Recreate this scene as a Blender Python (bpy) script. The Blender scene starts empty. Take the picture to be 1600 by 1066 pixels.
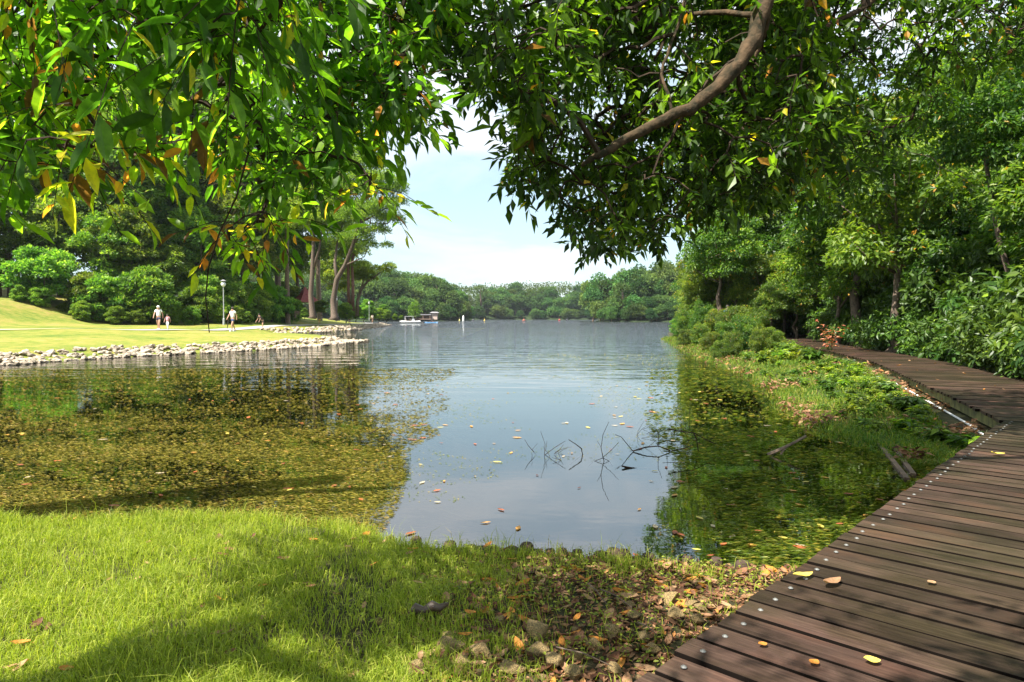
import bpy, math, random
import numpy as np
from mathutils import Vector, Matrix
R = math.radians
SC = bpy.context.scene
COL = SC.collection
rng = np.random.default_rng(7)
random.seed(7)

# ------------------------------------------------------------------ camera
F = 1067.0            # focal length in photograph pixels (1600 wide)
HZ = 496.0            # horizon row
EYE = 1.65
cd = bpy.data.cameras.new('camera'); cam = bpy.data.objects.new('camera', cd); COL.objects.link(cam)
cd.sensor_width = 36; cd.lens = 36 * F / 1600; cd.clip_start = .05; cd.clip_end = 5000
cam.location = (0, 0, EYE); cam.rotation_euler = (R(90) - math.atan((533 - HZ) / F), 0, 0)
SC.camera = cam

# ------------------------------------------------------------------ light
ELEV, AZ = R(56), math.atan2(-.74, -.58)         # sun high on the left, a little behind the camera
sdir = Vector((math.sin(AZ) * math.cos(ELEV), math.cos(AZ) * math.cos(ELEV), math.sin(ELEV)))
sl = bpy.data.lights.new('sun', 'SUN'); sl.energy = 4.8; sl.angle = R(.6); sl.color = (1, .95, .86)
so = bpy.data.objects.new('sun', sl); COL.objects.link(so); so.rotation_euler = sdir.to_track_quat('Z', 'Y').to_euler()
w = bpy.data.worlds.new('World'); SC.world = w; w.use_nodes = True
nt = w.node_tree; nt.nodes.clear()
def wn(t, **k):
    n = nt.nodes.new(t)
    for a, b in k.items(): setattr(n, a, b)
    return n
sky = wn('ShaderNodeTexSky', sky_type='NISHITA', sun_disc=False, sun_elevation=ELEV, sun_rotation=AZ, air_density=1.0, dust_density=1.0, ozone_density=1.6)
tc = wn('ShaderNodeTexCoord')
mp = wn('ShaderNodeMapping'); mp.inputs['Scale'].default_value = (1.2, 1.0, 3.4); mp.inputs['Location'].default_value = (1.7, .9, .6)
cn = wn('ShaderNodeTexNoise'); cn.inputs['Scale'].default_value = 2.6; cn.inputs['Detail'].default_value = 7; cn.inputs['Roughness'].default_value = .56; cn.inputs['Distortion'].default_value = .5
cr = wn('ShaderNodeValToRGB'); cr.color_ramp.elements[0].position = .43; cr.color_ramp.elements[1].position = .72
sp = wn('ShaderNodeSeparateXYZ'); hr = wn('ShaderNodeMapRange'); hr.inputs['From Min'].default_value = .0; hr.inputs['From Max'].default_value = .34
hr.inputs['To Min'].default_value = .12; hr.inputs['To Max'].default_value = 0
mx = wn('ShaderNodeMath', operation='MAXIMUM')
ml = wn('ShaderNodeMath', operation='MULTIPLY'); ml.inputs[1].default_value = .85
mix = wn('ShaderNodeMixRGB'); mix.inputs['Color2'].default_value = (7.4, 7.6, 7.9, 1)
gn = wn('ShaderNodeMixRGB', blend_type='MULTIPLY'); gn.inputs['Fac'].default_value = 1; gn.inputs['Color2'].default_value = (1.55, 1.75, 1.55, 1)
bg = wn('ShaderNodeBackground'); bg.inputs['Strength'].default_value = .060
wo = wn('ShaderNodeOutputWorld'); L = nt.links.new
cz = wn('ShaderNodeMapRange'); cz.inputs['From Min'].default_value = .14; cz.inputs['From Max'].default_value = .36; cz.inputs['To Max'].default_value = .13; ca = wn('ShaderNodeMath', operation='ADD')
L(tc.outputs['Generated'], mp.inputs['Vector']); L(mp.outputs[0], cn.inputs['Vector']); L(sp.outputs['Z'], cz.inputs['Value']); L(cn.outputs['Fac'], ca.inputs[0]); L(cz.outputs[0], ca.inputs[1]); L(ca.outputs[0], cr.inputs['Fac'])
L(tc.outputs['Generated'], sp.inputs[0]); L(sp.outputs['Z'], hr.inputs['Value']); L(cr.outputs['Color'], ml.inputs[0])
L(ml.outputs[0], mx.inputs[0]); L(hr.outputs[0], mx.inputs[1]); L(sky.outputs[0], gn.inputs['Color1']); veil = wn('ShaderNodeMixRGB'); veil.inputs['Fac'].default_value = .62; veil.inputs['Color2'].default_value = (3.7, 4.75, 5.6, 1); L(gn.outputs[0], veil.inputs['Color1']); L(veil.outputs[0], mix.inputs['Color1'])
L(mx.outputs[0], mix.inputs['Fac']); L(mix.outputs[0], bg.inputs['Color']); L(bg.outputs[0], wo.inputs['Surface'])
SC.view_settings.view_transform = 'Standard'; SC.view_settings.look = 'None'; SC.view_settings.gamma = 1
SC.view_settings.exposure = 1.58; SC.view_settings.use_curve_mapping = False
SC.cycles.max_bounces = 6; SC.cycles.diffuse_bounces = 3; SC.cycles.glossy_bounces = 3; SC.cycles.transparent_max_bounces = 8
SC.cycles.transmission_bounces = 3; SC.cycles.sample_clamp_indirect = 4; SC.cycles.caustics_reflective = False; SC.cycles.caustics_refractive = False

# ------------------------------------------------------------------ helpers
ORD = ['first', 'second', 'third', 'fourth', 'fifth', 'sixth', 'seventh', 'eighth', 'ninth', 'tenth', 'eleventh', 'twelfth', 'thirteenth', 'fourteenth', 'fifteenth', 'sixteenth', 'seventeenth', 'eighteenth', 'nineteenth', 'twentieth']
def at(px, py, Y):
    """The place that the photograph shows at (px, py), Y metres ahead."""
    return Vector(((px - 800) * Y / F, Y, EYE - (py - HZ) * Y / F))
def tag(o, label=None, cat=None, group=None, kind=None):
    for k, v in (('label', label), ('category', cat), ('group', group), ('kind', kind)):
        if v: o[k] = v
    return o
def link(name, data, parent=None, loc=None):
    o = bpy.data.objects.new(name, data); COL.objects.link(o)
    if parent is not None: o.parent = parent
    if loc is not None: o.location = loc
    return o
def thing(name, label, cat, loc=(0, 0, 0), group=None):
    return tag(link(name, None, None, loc), label, cat, group)
def mesh_np(name, V, Fc, mat=None, var=None, smooth=False):
    V = np.ascontiguousarray(V, dtype=np.float32); Fc = np.ascontiguousarray(Fc, dtype=np.int32)
    m = bpy.data.meshes.new(name); k = Fc.shape[1]; n = len(Fc)
    m.vertices.add(len(V)); m.vertices.foreach_set('co', V.ravel())
    m.loops.add(n * k); m.loops.foreach_set('vertex_index', Fc.ravel())
    m.polygons.add(n); m.polygons.foreach_set('loop_start', np.arange(0, n * k, k, dtype=np.int32))
    m.polygons.foreach_set('loop_total', np.full(n, k, dtype=np.int32))
    m.polygons.foreach_set('use_smooth', np.full(n, smooth, dtype=bool))
    if var is not None:
        a = m.attributes.new('var', 'FLOAT', 'POINT'); a.data.foreach_set('value', np.ascontiguousarray(var, dtype=np.float32))
    m.update(calc_edges=True)
    if mat: m.materials.append(mat)
    return m
class MB:
    """Collects simple solids; build() gives one mesh."""
    def __init__(s): s.v = []; s.f = []; s.n = 0
    def add(s, V, Fs):
        s.v += [tuple(p) for p in V]; s.f += [tuple(i + s.n for i in f) for f in Fs]; s.n += len(V); return s
    def box(s, c, d, rz=0, taper=1):
        x, y, z = d[0] / 2, d[1] / 2, d[2] / 2; cs, sn = math.cos(rz), math.sin(rz); V = []
        for k in (-1, 1):
            t = taper if k > 0 else 1
            for a, b in ((-1, -1), (1, -1), (1, 1), (-1, 1)):
                X, Yy = a * x * t, b * y * t; V.append((c[0] + X * cs - Yy * sn, c[1] + X * sn + Yy * cs, c[2] + k * z))
        return s.add(V, [(3, 2, 1, 0), (4, 5, 6, 7), (0, 1, 5, 4), (1, 2, 6, 5), (2, 3, 7, 6), (3, 0, 4, 7)])
    def tube(s, P, r, n=6, cap=True):
        P = [Vector(p) for p in P]; rr = r if isinstance(r, (list, tuple)) else [r] * len(P); V = []; Fs = []
        a = None
        for i, p in enumerate(P):
            d = (P[min(i + 1, len(P) - 1)] - P[max(i - 1, 0)]).normalized()
            if a is None: a = d.orthogonal().normalized()
            a = (a - d * a.dot(d)).normalized(); b = d.cross(a)
            for k in range(n):
                t = 2 * math.pi * k / n; V.append(p + (a * math.cos(t) + b * math.sin(t)) * rr[i])
        for i in range(len(P) - 1):
            for k in range(n):
                j = (k + 1) % n; Fs.append((i * n + k, i * n + j, (i + 1) * n + j, (i + 1) * n + k))
        if cap: Fs += [tuple(range(n - 1, -1, -1)), tuple(range((len(P) - 1) * n, len(P) * n))]
        return s.add(V, Fs)
    def lathe(s, c, prof, n=12):
        V = []; Fs = []
        for r, z in prof:
            for k in range(n): t = 2 * math.pi * k / n; V.append((c[0] + r * math.cos(t), c[1] + r * math.sin(t), c[2] + z))
        for i in range(len(prof) - 1):
            for k in range(n): j = (k + 1) % n; Fs.append((i * n + k, i * n + j, (i + 1) * n + j, (i + 1) * n + k))
        Fs += [tuple(range(n - 1, -1, -1)), tuple(range((len(prof) - 1) * n, len(prof) * n))]
        return s.add(V, Fs)
    def mesh(s, name, mat, smooth=False):
        m = bpy.data.meshes.new(name); m.from_pydata(s.v, [], s.f); m.update()
        if smooth: m.polygons.foreach_set('use_smooth', [True] * len(m.polygons))
        m.materials.append(mat); return m
    def build(s, name, mat, parent=None, smooth=False, loc=None): return link(name, s.mesh(name, mat, smooth), parent, loc)
def unit(a): return a / np.maximum(np.linalg.norm(a, axis=-1, keepdims=True), 1e-9)
def smst(x, a, b):
    t = np.clip((x - a) / (b - a), 0, 1); return t * t * (3 - 2 * t)
LEAF8 = (np.array([(0, 0, 0), (.28, .46, .05), (.28, 0, -.02), (.28, -.46, .05), (.64, .42, .0), (.64, 0, -.07), (.64, -.42, .0), (1, 0, -.16)]),
         np.array([(0, 2, 1), (0, 3, 2), (1, 2, 5), (1, 5, 4), (2, 3, 6), (2, 6, 5), (4, 5, 7), (5, 6, 7)]))
LEAF4 = (np.array([(0, 0, 0), (.42, .5, .08), (.42, 0, -.03), (.42, -.5, .08), (1, 0, -.1)]),
         np.array([(0, 2, 1), (0, 3, 2), (1, 2, 4), (2, 3, 4)]))
LEAF2 = (np.array([(0, 0, 0), (.45, .5, .1), (.45, -.5, .1), (1, 0, 0)]), np.array([(0, 2, 3), (0, 3, 1)]))
def leaves_np(P, D, N, S, W, tpl):
    """Leaf copies as arrays: place, direction, normal, length, relative width."""
    T, Fc = tpl; D = unit(D); B = unit(np.cross(N, D)); N = np.cross(D, B); k = len(T)
    V = P[:, None, :] + S[:, None, None] * (T[None, :, 0, None] * D[:, None, :] + (T[None, :, 1, None] * W[:, None, None]) * B[:, None, :] + T[None, :, 2, None] * N[:, None, :])
    return V.reshape(-1, 3), (Fc[None] + (np.arange(len(P)) * k)[:, None, None]).reshape(-1, 3)
def leaf_mesh(name, P, D, N, S, W, tpl, mat, var):
    V, Fc = leaves_np(P, D, N, S, W, tpl); return mesh_np(name, V, Fc, mat, np.repeat(var, len(tpl[0])))

# ------------------------------------------------------------------ materials
def mat_new(name):
    m = bpy.data.materials.new(name); m.use_nodes = True; t = m.node_tree; t.nodes.clear(); return m, t
def N_(t, ty, **k):
    n = t.nodes.new(ty)
    for a, b in k.items():
        if a.startswith('i_'): n.inputs[a[2:].replace('_', ' ')].default_value = b
        else: setattr(n, a, b)
    return n
def ramp(t, stops, fac):
    r = N_(t, 'ShaderNodeValToRGB'); e = r.color_ramp.elements
    while len(e) < len(stops): e.new(.5)
    for k, (p, c) in enumerate(stops): e[k].position = p; e[k].color = (*c, 1) if len(c) == 3 else c
    if fac is not None: t.links.new(fac, r.inputs['Fac'])
    return r
def noise(t, scale, detail=5, rough=.55, vec=None, dist=0, stretch=None):
    n = N_(t, 'ShaderNodeTexNoise'); n.inputs['Scale'].default_value = scale; n.inputs['Detail'].default_value = detail
    n.inputs['Roughness'].default_value = rough; n.inputs['Distortion'].default_value = dist
    if vec is None: vec = N_(t, 'ShaderNodeNewGeometry').outputs['Position']
    if stretch:
        m = N_(t, 'ShaderNodeMapping'); m.inputs['Scale'].default_value = stretch; t.links.new(vec, m.inputs['Vector']); vec = m.outputs[0]
    t.links.new(vec, n.inputs['Vector']); return n
def plain(name, c, rough=.6, var=.25, scale=8, metal=0, bump=0, c2=None, spec=.5):
    m, t = mat_new(name); p = N_(t, 'ShaderNodeBsdfPrincipled'); o = N_(t, 'ShaderNodeOutputMaterial')
    n = noise(t, scale, 6, vec=N_(t, 'ShaderNodeTexCoord').outputs['Object']); c2 = c2 or tuple(x * (1 - var) for x in c); c1 = c if c2 else c
    r = ramp(t, [(.35, c2), (.65, tuple(min(1, x * (1 + var * .5)) for x in c1))], n.outputs['Fac'])
    t.links.new(r.outputs[0], p.inputs['Base Color']); p.inputs['Roughness'].default_value = rough; p.inputs['Metallic'].default_value = metal
    p.inputs['Specular IOR Level'].default_value = spec
    if bump:
        b = N_(t, 'ShaderNodeBump'); b.inputs['Strength'].default_value = bump; b.inputs['Distance'].default_value = .02
        t.links.new(n.outputs['Fac'], b.inputs['Height']); t.links.new(b.outputs[0], p.inputs['Normal'])
    t.links.new(p.outputs[0], o.inputs['Surface']); return m
def leafmat(name, stops, trans=.4, rough=.42, spec=.45, orand=.0, tgain=1.5, grain=0):
    """Leaf: waxy face plus light coming through; colour picked by each leaf's own value."""
    m, t = mat_new(name); o = N_(t, 'ShaderNodeOutputMaterial'); p = N_(t, 'ShaderNodeBsdfPrincipled')
    a = N_(t, 'ShaderNodeAttribute', attribute_name='var'); fac = a.outputs['Fac']
    r = ramp(t, stops, fac); col = r.outputs[0]
    if grain:
        gz_ = noise(t, grain, 4, .65); gr_ = ramp(t, [(.32, (.6, .66, .5)), (.5, (1, 1, 1)), (.7, (1.35, 1.25, 1.1))], gz_.outputs['Fac']); gm_ = N_(t, 'ShaderNodeMixRGB', blend_type='MULTIPLY'); gm_.inputs['Fac'].default_value = 1; t.links.new(col, gm_.inputs['Color1']); t.links.new(gr_.outputs[0], gm_.inputs['Color2']); col = gm_.outputs[0]
    if orand:
        oi = N_(t, 'ShaderNodeObjectInfo'); h = N_(t, 'ShaderNodeHueSaturation'); mr = N_(t, 'ShaderNodeMapRange'); mr.inputs['To Min'].default_value = .5 - .035 * orand; mr.inputs['To Max'].default_value = .5 + .03 * orand
        m2 = N_(t, 'ShaderNodeMath', operation='FRACT'); m3 = N_(t, 'ShaderNodeMath', operation='MULTIPLY'); m3.inputs[1].default_value = 7.31
        mv = N_(t, 'ShaderNodeMapRange'); mv.inputs['To Min'].default_value = 1 - .35 * orand; mv.inputs['To Max'].default_value = 1 + .35 * orand
        t.links.new(oi.outputs['Random'], mr.inputs['Value']); t.links.new(oi.outputs['Random'], m3.inputs[0]); t.links.new(m3.outputs[0], m2.inputs[0]); t.links.new(m2.outputs[0], mv.inputs['Value'])
        t.links.new(mr.outputs[0], h.inputs['Hue']); t.links.new(mv.outputs[0], h.inputs['Value']); t.links.new(col, h.inputs['Color']); col = h.outputs[0]
    t.links.new(col, p.inputs['Base Color']); p.inputs['Roughness'].default_value = rough; p.inputs['Specular IOR Level'].default_value = spec
    tr = N_(t, 'ShaderNodeBsdfTranslucent'); g = N_(t, 'ShaderNodeMixRGB', blend_type='MULTIPLY'); g.inputs['Fac'].default_value = 1
    g.inputs['Color2'].default_value = (tgain * 1.15, tgain * 1.2, tgain * .5, 1); t.links.new(col, g.inputs['Color1']); t.links.new(g.outputs[0], tr.inputs['Color'])
    mx = N_(t, 'ShaderNodeMixShader'); mx.inputs['Fac'].default_value = trans
    t.links.new(p.outputs[0], mx.inputs[1]); t.links.new(tr.outputs[0], mx.inputs[2]); t.links.new(mx.outputs[0], o.inputs['Surface']); return m
G0, G1, G2, G3 = (.022, .06, .006), (.05, .125, .010), (.11, .22, .014), (.2, .34, .02)
YL, OR, RD, BR = (.5, .42, .03), (.55, .2, .035), (.42, .06, .03), (.12, .06, .025)
M = {}
M['canopy'] = leafmat('canopy_leaf', [(0, G0), (.4, G1), (.75, G2), (.9, G3), (.955, YL), (.975, OR), (.99, BR)], .58, .42, .4, tgain=2.6, grain=28)
M['canopy_right'] = leafmat('canopy_leaf_right', [(0, (.014, .034, .005)), (.4, (.036, .08, .008)), (.8, (.095, .17, .012)), (.93, G3), (.965, YL), (.98, OR), (.99, BR)], .52, .42, .4, tgain=2.3, grain=28)
M['forest'] = leafmat('forest_leaf', [(0, (.045, .10, .016)), (.45, (.12, .22, .026)), (.8, (.26, .34, .045)), (.97, (.38, .40, .09))], .48, .5, .35, orand=.8, tgain=1.6)
M['feather'] = leafmat('feathery_leaf', [(0, (.08, .14, .028)), (.6, (.18, .26, .045)), (1, (.32, .36, .07))], .5, .5, .3, orand=.5, tgain=1.9)
M['right_forest'] = leafmat('right_forest_leaf', [(0, (.028, .07, .012)), (.45, (.085, .16, .016)), (.8, (.2, .28, .024)), (.97, (.35, .4, .04)), (.985, OR)], .45, .45, .4, orand=.8, tgain=1.9)
M['broad'] = leafmat('broad_leaf', [(0, (.02, .055, .010)), (.5, (.058, .115, .014)), (.9, (.13, .21, .02)), (.98, (.22, .34, .03))], .35, .42, .35, orand=.5, tgain=1.3)
M['far'] = leafmat('far_leaf', [(0, (.035, .08, .024)), (.5, (.075, .15, .034)), (1, (.15, .23, .045))], .3, .7, .2, orand=1.2, tgain=1.2)
M['grass'] = leafmat('grass_blade', [(0, (.10, .15, .014)), (.45, (.26, .33, .035)), (.76, (.44, .46, .08)), (.88, (.5, .44, .16)), (1, (.40, .29, .14))], .45, .5, .3, tgain=1.5)
M['bankgrass'] = leafmat('bank_grass_blade', [(0, (.04, .10, .012)), (.45, (.10, .2, .018)), (.75, (.24, .29, .03)), (1, (.4, .28, .1))], .4, .5, .3, tgain=1.3)
M['weed'] = leafmat('pond_weed', [(0, (.07, .07, .012)), (.45, (.19, .17, .022)), (.8, (.40, .33, .06)), (.93, (.5, .29, .09)), (1, (.6, .48, .24))], .2, .6, .2)
M['deadleaf'] = leafmat('dead_leaf', [(0, (.05, .022, .014)), (.3, (.13, .055, .03)), (.6, (.26, .13, .07)), (.85, (.38, .23, .13)), (.95, (.5, .2, .04)), (1, (.45, .38, .06))], .2, .6, .25, tgain=1.1, grain=70)
M['floatleaf'] = leafmat('floating_leaf', [(0, (.14, .05, .025)), (.35, (.45, .12, .04)), (.6, (.6, .3, .06)), (.85, (.62, .5, .10)), (1, (.5, .40, .27))], .15, .55, .3, tgain=1.1, grain=70)
M['bark'] = plain('bark', (.12, .085, .06), .85, .5, 14, bump=.8)
M['pale_bark'] = plain('bark_pale', (.2, .14, .095), .85, .45, 9, bump=.8)  # bark of a paler brown
M['limb'] = plain('limb_bark', (.075, .048, .027), .95, .5, 16, bump=1, c2=(.022, .020, .011), spec=.2)
M['bark_red'] = plain('bark_reddish', (.22, .105, .07), .85, .4, 9, bump=.7)
M['twig'] = plain('twig_bark', (.04, .026, .016), .85, .4, 20, spec=.2)
M['stem'] = plain('green_stem', (.09, .13, .03), .6, .3, 20)
M['steel'] = plain('galvanised_steel', (.18, .18, .17), .6, .5, 60, metal=.2)
M['white'] = plain('white_paint', (.75, .75, .74), .5, .1, 8)
M['soil'] = plain('soil', (.09, .06, .035), .9, .5, 20, bump=.5)

# ------------------------------------------------------------------ terrain shapes
LEFT = np.array([(-160, 0), (-60, 11), (-34, 16), (-22, 20.5), (-17.4, 23.6), (-17.0, 26.3), (-15.8, 28.8), (-14.4, 31.2), (-12.6, 34.2), (-11.2, 38.6), (-10.4, 44), (-12, 48.5),
                 (-15, 53), (-20.6, 58.5), (-22.6, 63), (-22.6, 68), (-21, 75), (-20.4, 88), (-21.6, 112), (-25.5, 143), (-40, 170), (-62, 190), (-110, 260), (-240, 260), (-240, 0)], float)
RIGHT = np.array([(5.6, -25), (5.6, 5), (5.2, 7.4), (4.7, 8.2), (4.5, 9.4), (5.0, 12.2), (6.1, 16), (7.0, 21), (7.6, 27.5), (9.2, 38), (11.6, 52), (17, 75), (28, 110), (60, 170), (200, 170), (200, -25)], float)
FARL = np.array([(-330, 235), (-120, 262), (-80, 300), (-48, 315), (-23, 330), (-19, 345), (-34, 400), (-60, 470), (-20, 498), (40, 505), (110, 490), (200, 430), (330, 400), (330, 760), (-330, 760)], float)
FARR = np.array([(33, 268), (36, 259), (46, 254), (62, 250), (80, 240), (115, 225), (220, 200), (220, 340), (60, 340), (36, 300)], float)
def sdist(poly, x, y):
    """Distance to a shore, positive on land."""
    best = np.full(x.shape, 1e9); inside = np.zeros(x.shape, bool); n = len(poly)
    for i in range(n):
        a, b = poly[i], poly[(i + 1) % n]; d = b - a; t = np.clip(((x - a[0]) * d[0] + (y - a[1]) * d[1]) / (d @ d), 0, 1)
        best = np.minimum(best, np.hypot(x - a[0] - t * d[0], y - a[1] - t * d[1]))
        c = ((a[1] > y) != (b[1] > y)); xi = a[0] + (y - a[1]) * d[0] / (d[1] if d[1] else 1e-9); inside ^= c & (x < xi)
    return np.where(inside, best, -best)
PATH = [(-75, 26), (-45, 34.5), (-31.5, 40), (-27.6, 44.5), (-26.2, 50), (-26, 57), (-26.5, 66), (-27.5, 78), (-27, 92), (-26, 110), (-28, 135), (-40, 158)]
def dpath(x, y):
    best = np.full(x.shape, 1e9)
    for a, b in zip(PATH, PATH[1:]):
        a, b = np.array(a, float), np.array(b, float); d = b - a; t = np.clip(((x - a[0]) * d[0] + (y - a[1]) * d[1]) / (d @ d), 0, 1)
        best = np.minimum(best, np.hypot(x - a[0] - t * d[0], y - a[1] - t * d[1]))
    return best
def z_left(x, y):
    x, y = np.asarray(x, float), np.asarray(y, float); d = sdist(LEFT, x, y)
    z = np.where(d < 0, np.maximum(d * .35, -1.6), .42 * smst(d, 0, 1.5) + .034 * np.clip(d - 1.6, 0, 14) + .010 * np.clip(d - 15.6, 0, 40))
    dp = dpath(x, y); land = smst(d, 14, 26)
    z = z + 2.6 * smst(-x, 33, 50) * smst(dp, 2.5, 20) * land * smst(y, 36, 50) + .6 * smst(y, 66, 84) * smst(-x, 24, 32) * smst(d, 6, 14)
    z = z + 5 * smst(d, 34, 75) * smst(-x, 30, 70)
    return z + .05 * np.sin(x * .7 + 1) * np.sin(y * .5) * smst(d, 2, 6)
def z_right(x, y):
    x, y = np.asarray(x, float), np.asarray(y, float); d = sdist(RIGHT, x, y)
    z = np.where(d < 0, np.maximum(d * .9, -1.9), .045 * np.minimum(d, 3.2)) + .34 * np.clip(d - 6.6 - .04 * y, 0, 30)
    z = z + .14 * smst(y, 30, 46) * smst(d, 1, 3.2)
    return z + .05 * np.sin(x * 1.9) * np.cos(y * 1.3) * smst(d, .0, 1)
def z_far(x, y):
    x, y = np.asarray(x, float), np.asarray(y, float); d = sdist(FARL, x, y)
    return np.where(d < 0, np.maximum(d * .3, -2), np.minimum(.3 * d, 17)) + np.where(d > 0, 1, 0) * 1.5 * np.sin(x * .05) * smst(d, 10, 40)
def z_farr(x, y):
    x, y = np.asarray(x, float), np.asarray(y, float); d = sdist(FARR, x, y)
    return np.where(d < 0, np.maximum(d * .3, -2), np.minimum(.2 * d, 5))
SHX = [-30, -6, -3.95, -2.5, -1.9, -1.31, -.9, -.44, .3, .83, 1.4, 2.2, 4, 9]
SHY = [5.4, 5.3, 5.3, 5.42, 5.38, 5.1, 4.84, 4.68, 4.58, 4.43, 4.27, 4.2, 4.1, 4.0]
def y_shore(x): return np.interp(x, SHX, SHY)
def z_near(x, y):
    x, y = np.asarray(x, float), np.asarray(y, float); d = y_shore(x) - y
    z = np.where(d < 0, np.maximum(d * 2, -.4), .075 + .06 * smst(d, 0, 1.2) + .02 * np.clip(d - 1, 0, 8))
    soft = smst(-x, 1.1, 1.8); z = np.where(d < .5, z * (1 - soft) + soft * np.where(d < 0, np.maximum(d * .7, -.35), np.minimum(z, .02 + .25 * d)), z)
    return z + .012 * np.sin(x * 5 + y * 3) + .01 * np.sin(y * 7 - x * 4)
def grid(name, x0, x1, y0, y1, nx, ny, zf, mat, label, yw=1.0):
    X, Y = np.meshgrid(np.linspace(x0, x1, nx), y0 + (y1 - y0) * np.linspace(0, 1, ny) ** yw)
    Z = zf(X, Y); i = np.arange((ny - 1) * nx).reshape(ny - 1, nx)[:, :-1].ravel()
    m = mesh_np(name, np.stack([X, Y, Z], -1).reshape(-1, 3), np.stack([i, i + 1, i + nx + 1, i + nx], 1), mat, smooth=True)
    return tag(link(name, m), label, None, None, 'structure')

# ground materials
def ground_mat(name, cols, s1, s2, bump=.4, extra=None, rough=.9, stretch=None, bd=.03):
    m, t = mat_new(name); o = N_(t, 'ShaderNodeOutputMaterial'); p = N_(t, 'ShaderNodeBsdfPrincipled'); p.inputs['Roughness'].default_value = rough; p.inputs['Specular IOR Level'].default_value = .2
    a = noise(t, s1, 4, .6, stretch=stretch); b = noise(t, s2, 8, .7, stretch=stretch); q = N_(t, 'ShaderNodeMixRGB'); q.inputs['Fac'].default_value = .5
    t.links.new(a.outputs['Fac'], q.inputs['Color1']); t.links.new(b.outputs['Fac'], q.inputs['Color2'])
    r = ramp(t, cols, q.outputs[0])
    if extra:
        sz = N_(t, 'ShaderNodeSeparateXYZ'); t.links.new(N_(t, 'ShaderNodeNewGeometry').outputs['Position'], sz.inputs[0]); mr = N_(t, 'ShaderNodeMapRange'); mr.inputs['From Min'].default_value = extra[0]; mr.inputs['From Max'].default_value = extra[1]; t.links.new(sz.outputs['Z'], mr.inputs['Value'])
        qq = N_(t, 'ShaderNodeMixRGB'); qq.inputs['Color2'].default_value = (*extra[2], 1); t.links.new(mr.outputs[0], qq.inputs['Fac']); t.links.new(r.outputs[0], qq.inputs['Color1']); r = qq
    t.links.new(r.outputs[0], p.inputs['Base Color'])
    if 0: t.links.new(r.outputs[0], p.inputs['Base Color'])
    bp = N_(t, 'ShaderNodeBump'); bp.inputs['Strength'].default_value = bump; bp.inputs['Distance'].default_value = bd; t.links.new(b.outputs['Fac'], bp.inputs['Height']); t.links.new(bp.outputs[0], p.inputs['Normal'])
    t.links.new(p.outputs[0], o.inputs['Surface']); return m
M['lawn'] = ground_mat('lawn', [(.38, (.07, .125, .016)), (.46, (.14, .18, .025)), (.53, (.22, .215, .04)), (.6, (.28, .22, .065)), (.68, (.2, .14, .06))], .16, 1.7, 1, bd=.12)
M['near'] = ground_mat('near_bank', [(.36, (.025, .03, .010)), (.5, (.05, .045, .02)), (.62, (.09, .06, .035))], 1.2, 22, .9)
M['floor'] = ground_mat('forest_floor', [(.35, (.02, .025, .01)), (.5, (.045, .045, .016)), (.62, (.10, .06, .03))], .6, 9, .8)
M['bank'] = ground_mat('wet_bank', [(.35, (.04, .06, .012)), (.5, (.09, .11, .02)), (.62, (.15, .10, .035))], .6, 9, .8)
M['hill'] = ground_mat('far_hill', [(.35, (.015, .03, .01)), (.65, (.04, .06, .02))], .05, .5, .5)
M['bed'] = ground_mat('lake_bed', [(.34, (.025, .03, .008)), (.43, (.09, .09, .018)), (.5, (.21, .19, .03)), (.56, (.38, .32, .08)), (.68, (.46, .36, .14))], 1.6, 14, .8, extra=(-.5, -.85, (.24, .27, .27)), stretch=(.6, 1.3, .0), bd=.04)  # deeper bed painted pale blue-grey to stand in for reflected sky
M['path'] = ground_mat('path', [(.3, (.36, .33, .28)), (.7, (.46, .42, .36))], .5, 12, .2)

grid('left_lawn', -200, -8, 4, 215, 193, 212, z_left, M['lawn'], 'mown yellow-green lawn sloping up from the stony shore')
grid('forest_floor', 3.5, 130, -12, 170, 170, 240, z_right, M['floor'], 'dark forest floor rising to the right of the boardwalk', 1.3)
grid('near_bank', -14, 9, -10, 5.9, 160, 220, z_near, M['near'], 'near bank of earth under grass and leaf litter', .75)
grid('far_hill', -330, 330, 230, 760, 90, 80, z_far, M['hill'], 'low wooded hill beyond the lake')
grid('far_point', 30, 220, 200, 340, 60, 50, z_farr, M['hill'], 'low wooded point on the right shore of the lake')
def z_bed(x, y):
    deep = smst(np.hypot(x * .8, y), 18, 44) * 1.5
    rightshallow = smst(x, 1.4, 3.4)
    return -.16 - .18 * smst(y, 6, 14) - np.minimum(deep, 1.2) + .03 * np.sin(x * 2.1) * np.sin(y * 1.7 + x) - .9 * smst(x, -2.6, 1.0) * (1 - rightshallow) * smst(y, 4.6, 9)
grid('lake_bed', -45, 20, 3.4, 75, 220, 260, z_bed, M['bed'], 'shallow lake bed under weed and drowned leaves', 1.6)
M['deep'] = ground_mat('deep_lake_floor', [(.35, (.02, .03, .02)), (.65, (.05, .06, .03))], .05, 1, .3)
tag(link('deep_lake_floor', mesh_np('deep_lake_floor', [(-2500, -400, -2.6), (2500, -400, -2.6), (2500, 3500, -2.6), (-2500, 3500, -2.6)], [(0, 1, 2, 3)], M['deep'])), 'deep floor of the lake reaching the horizon', kind='structure')

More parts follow.
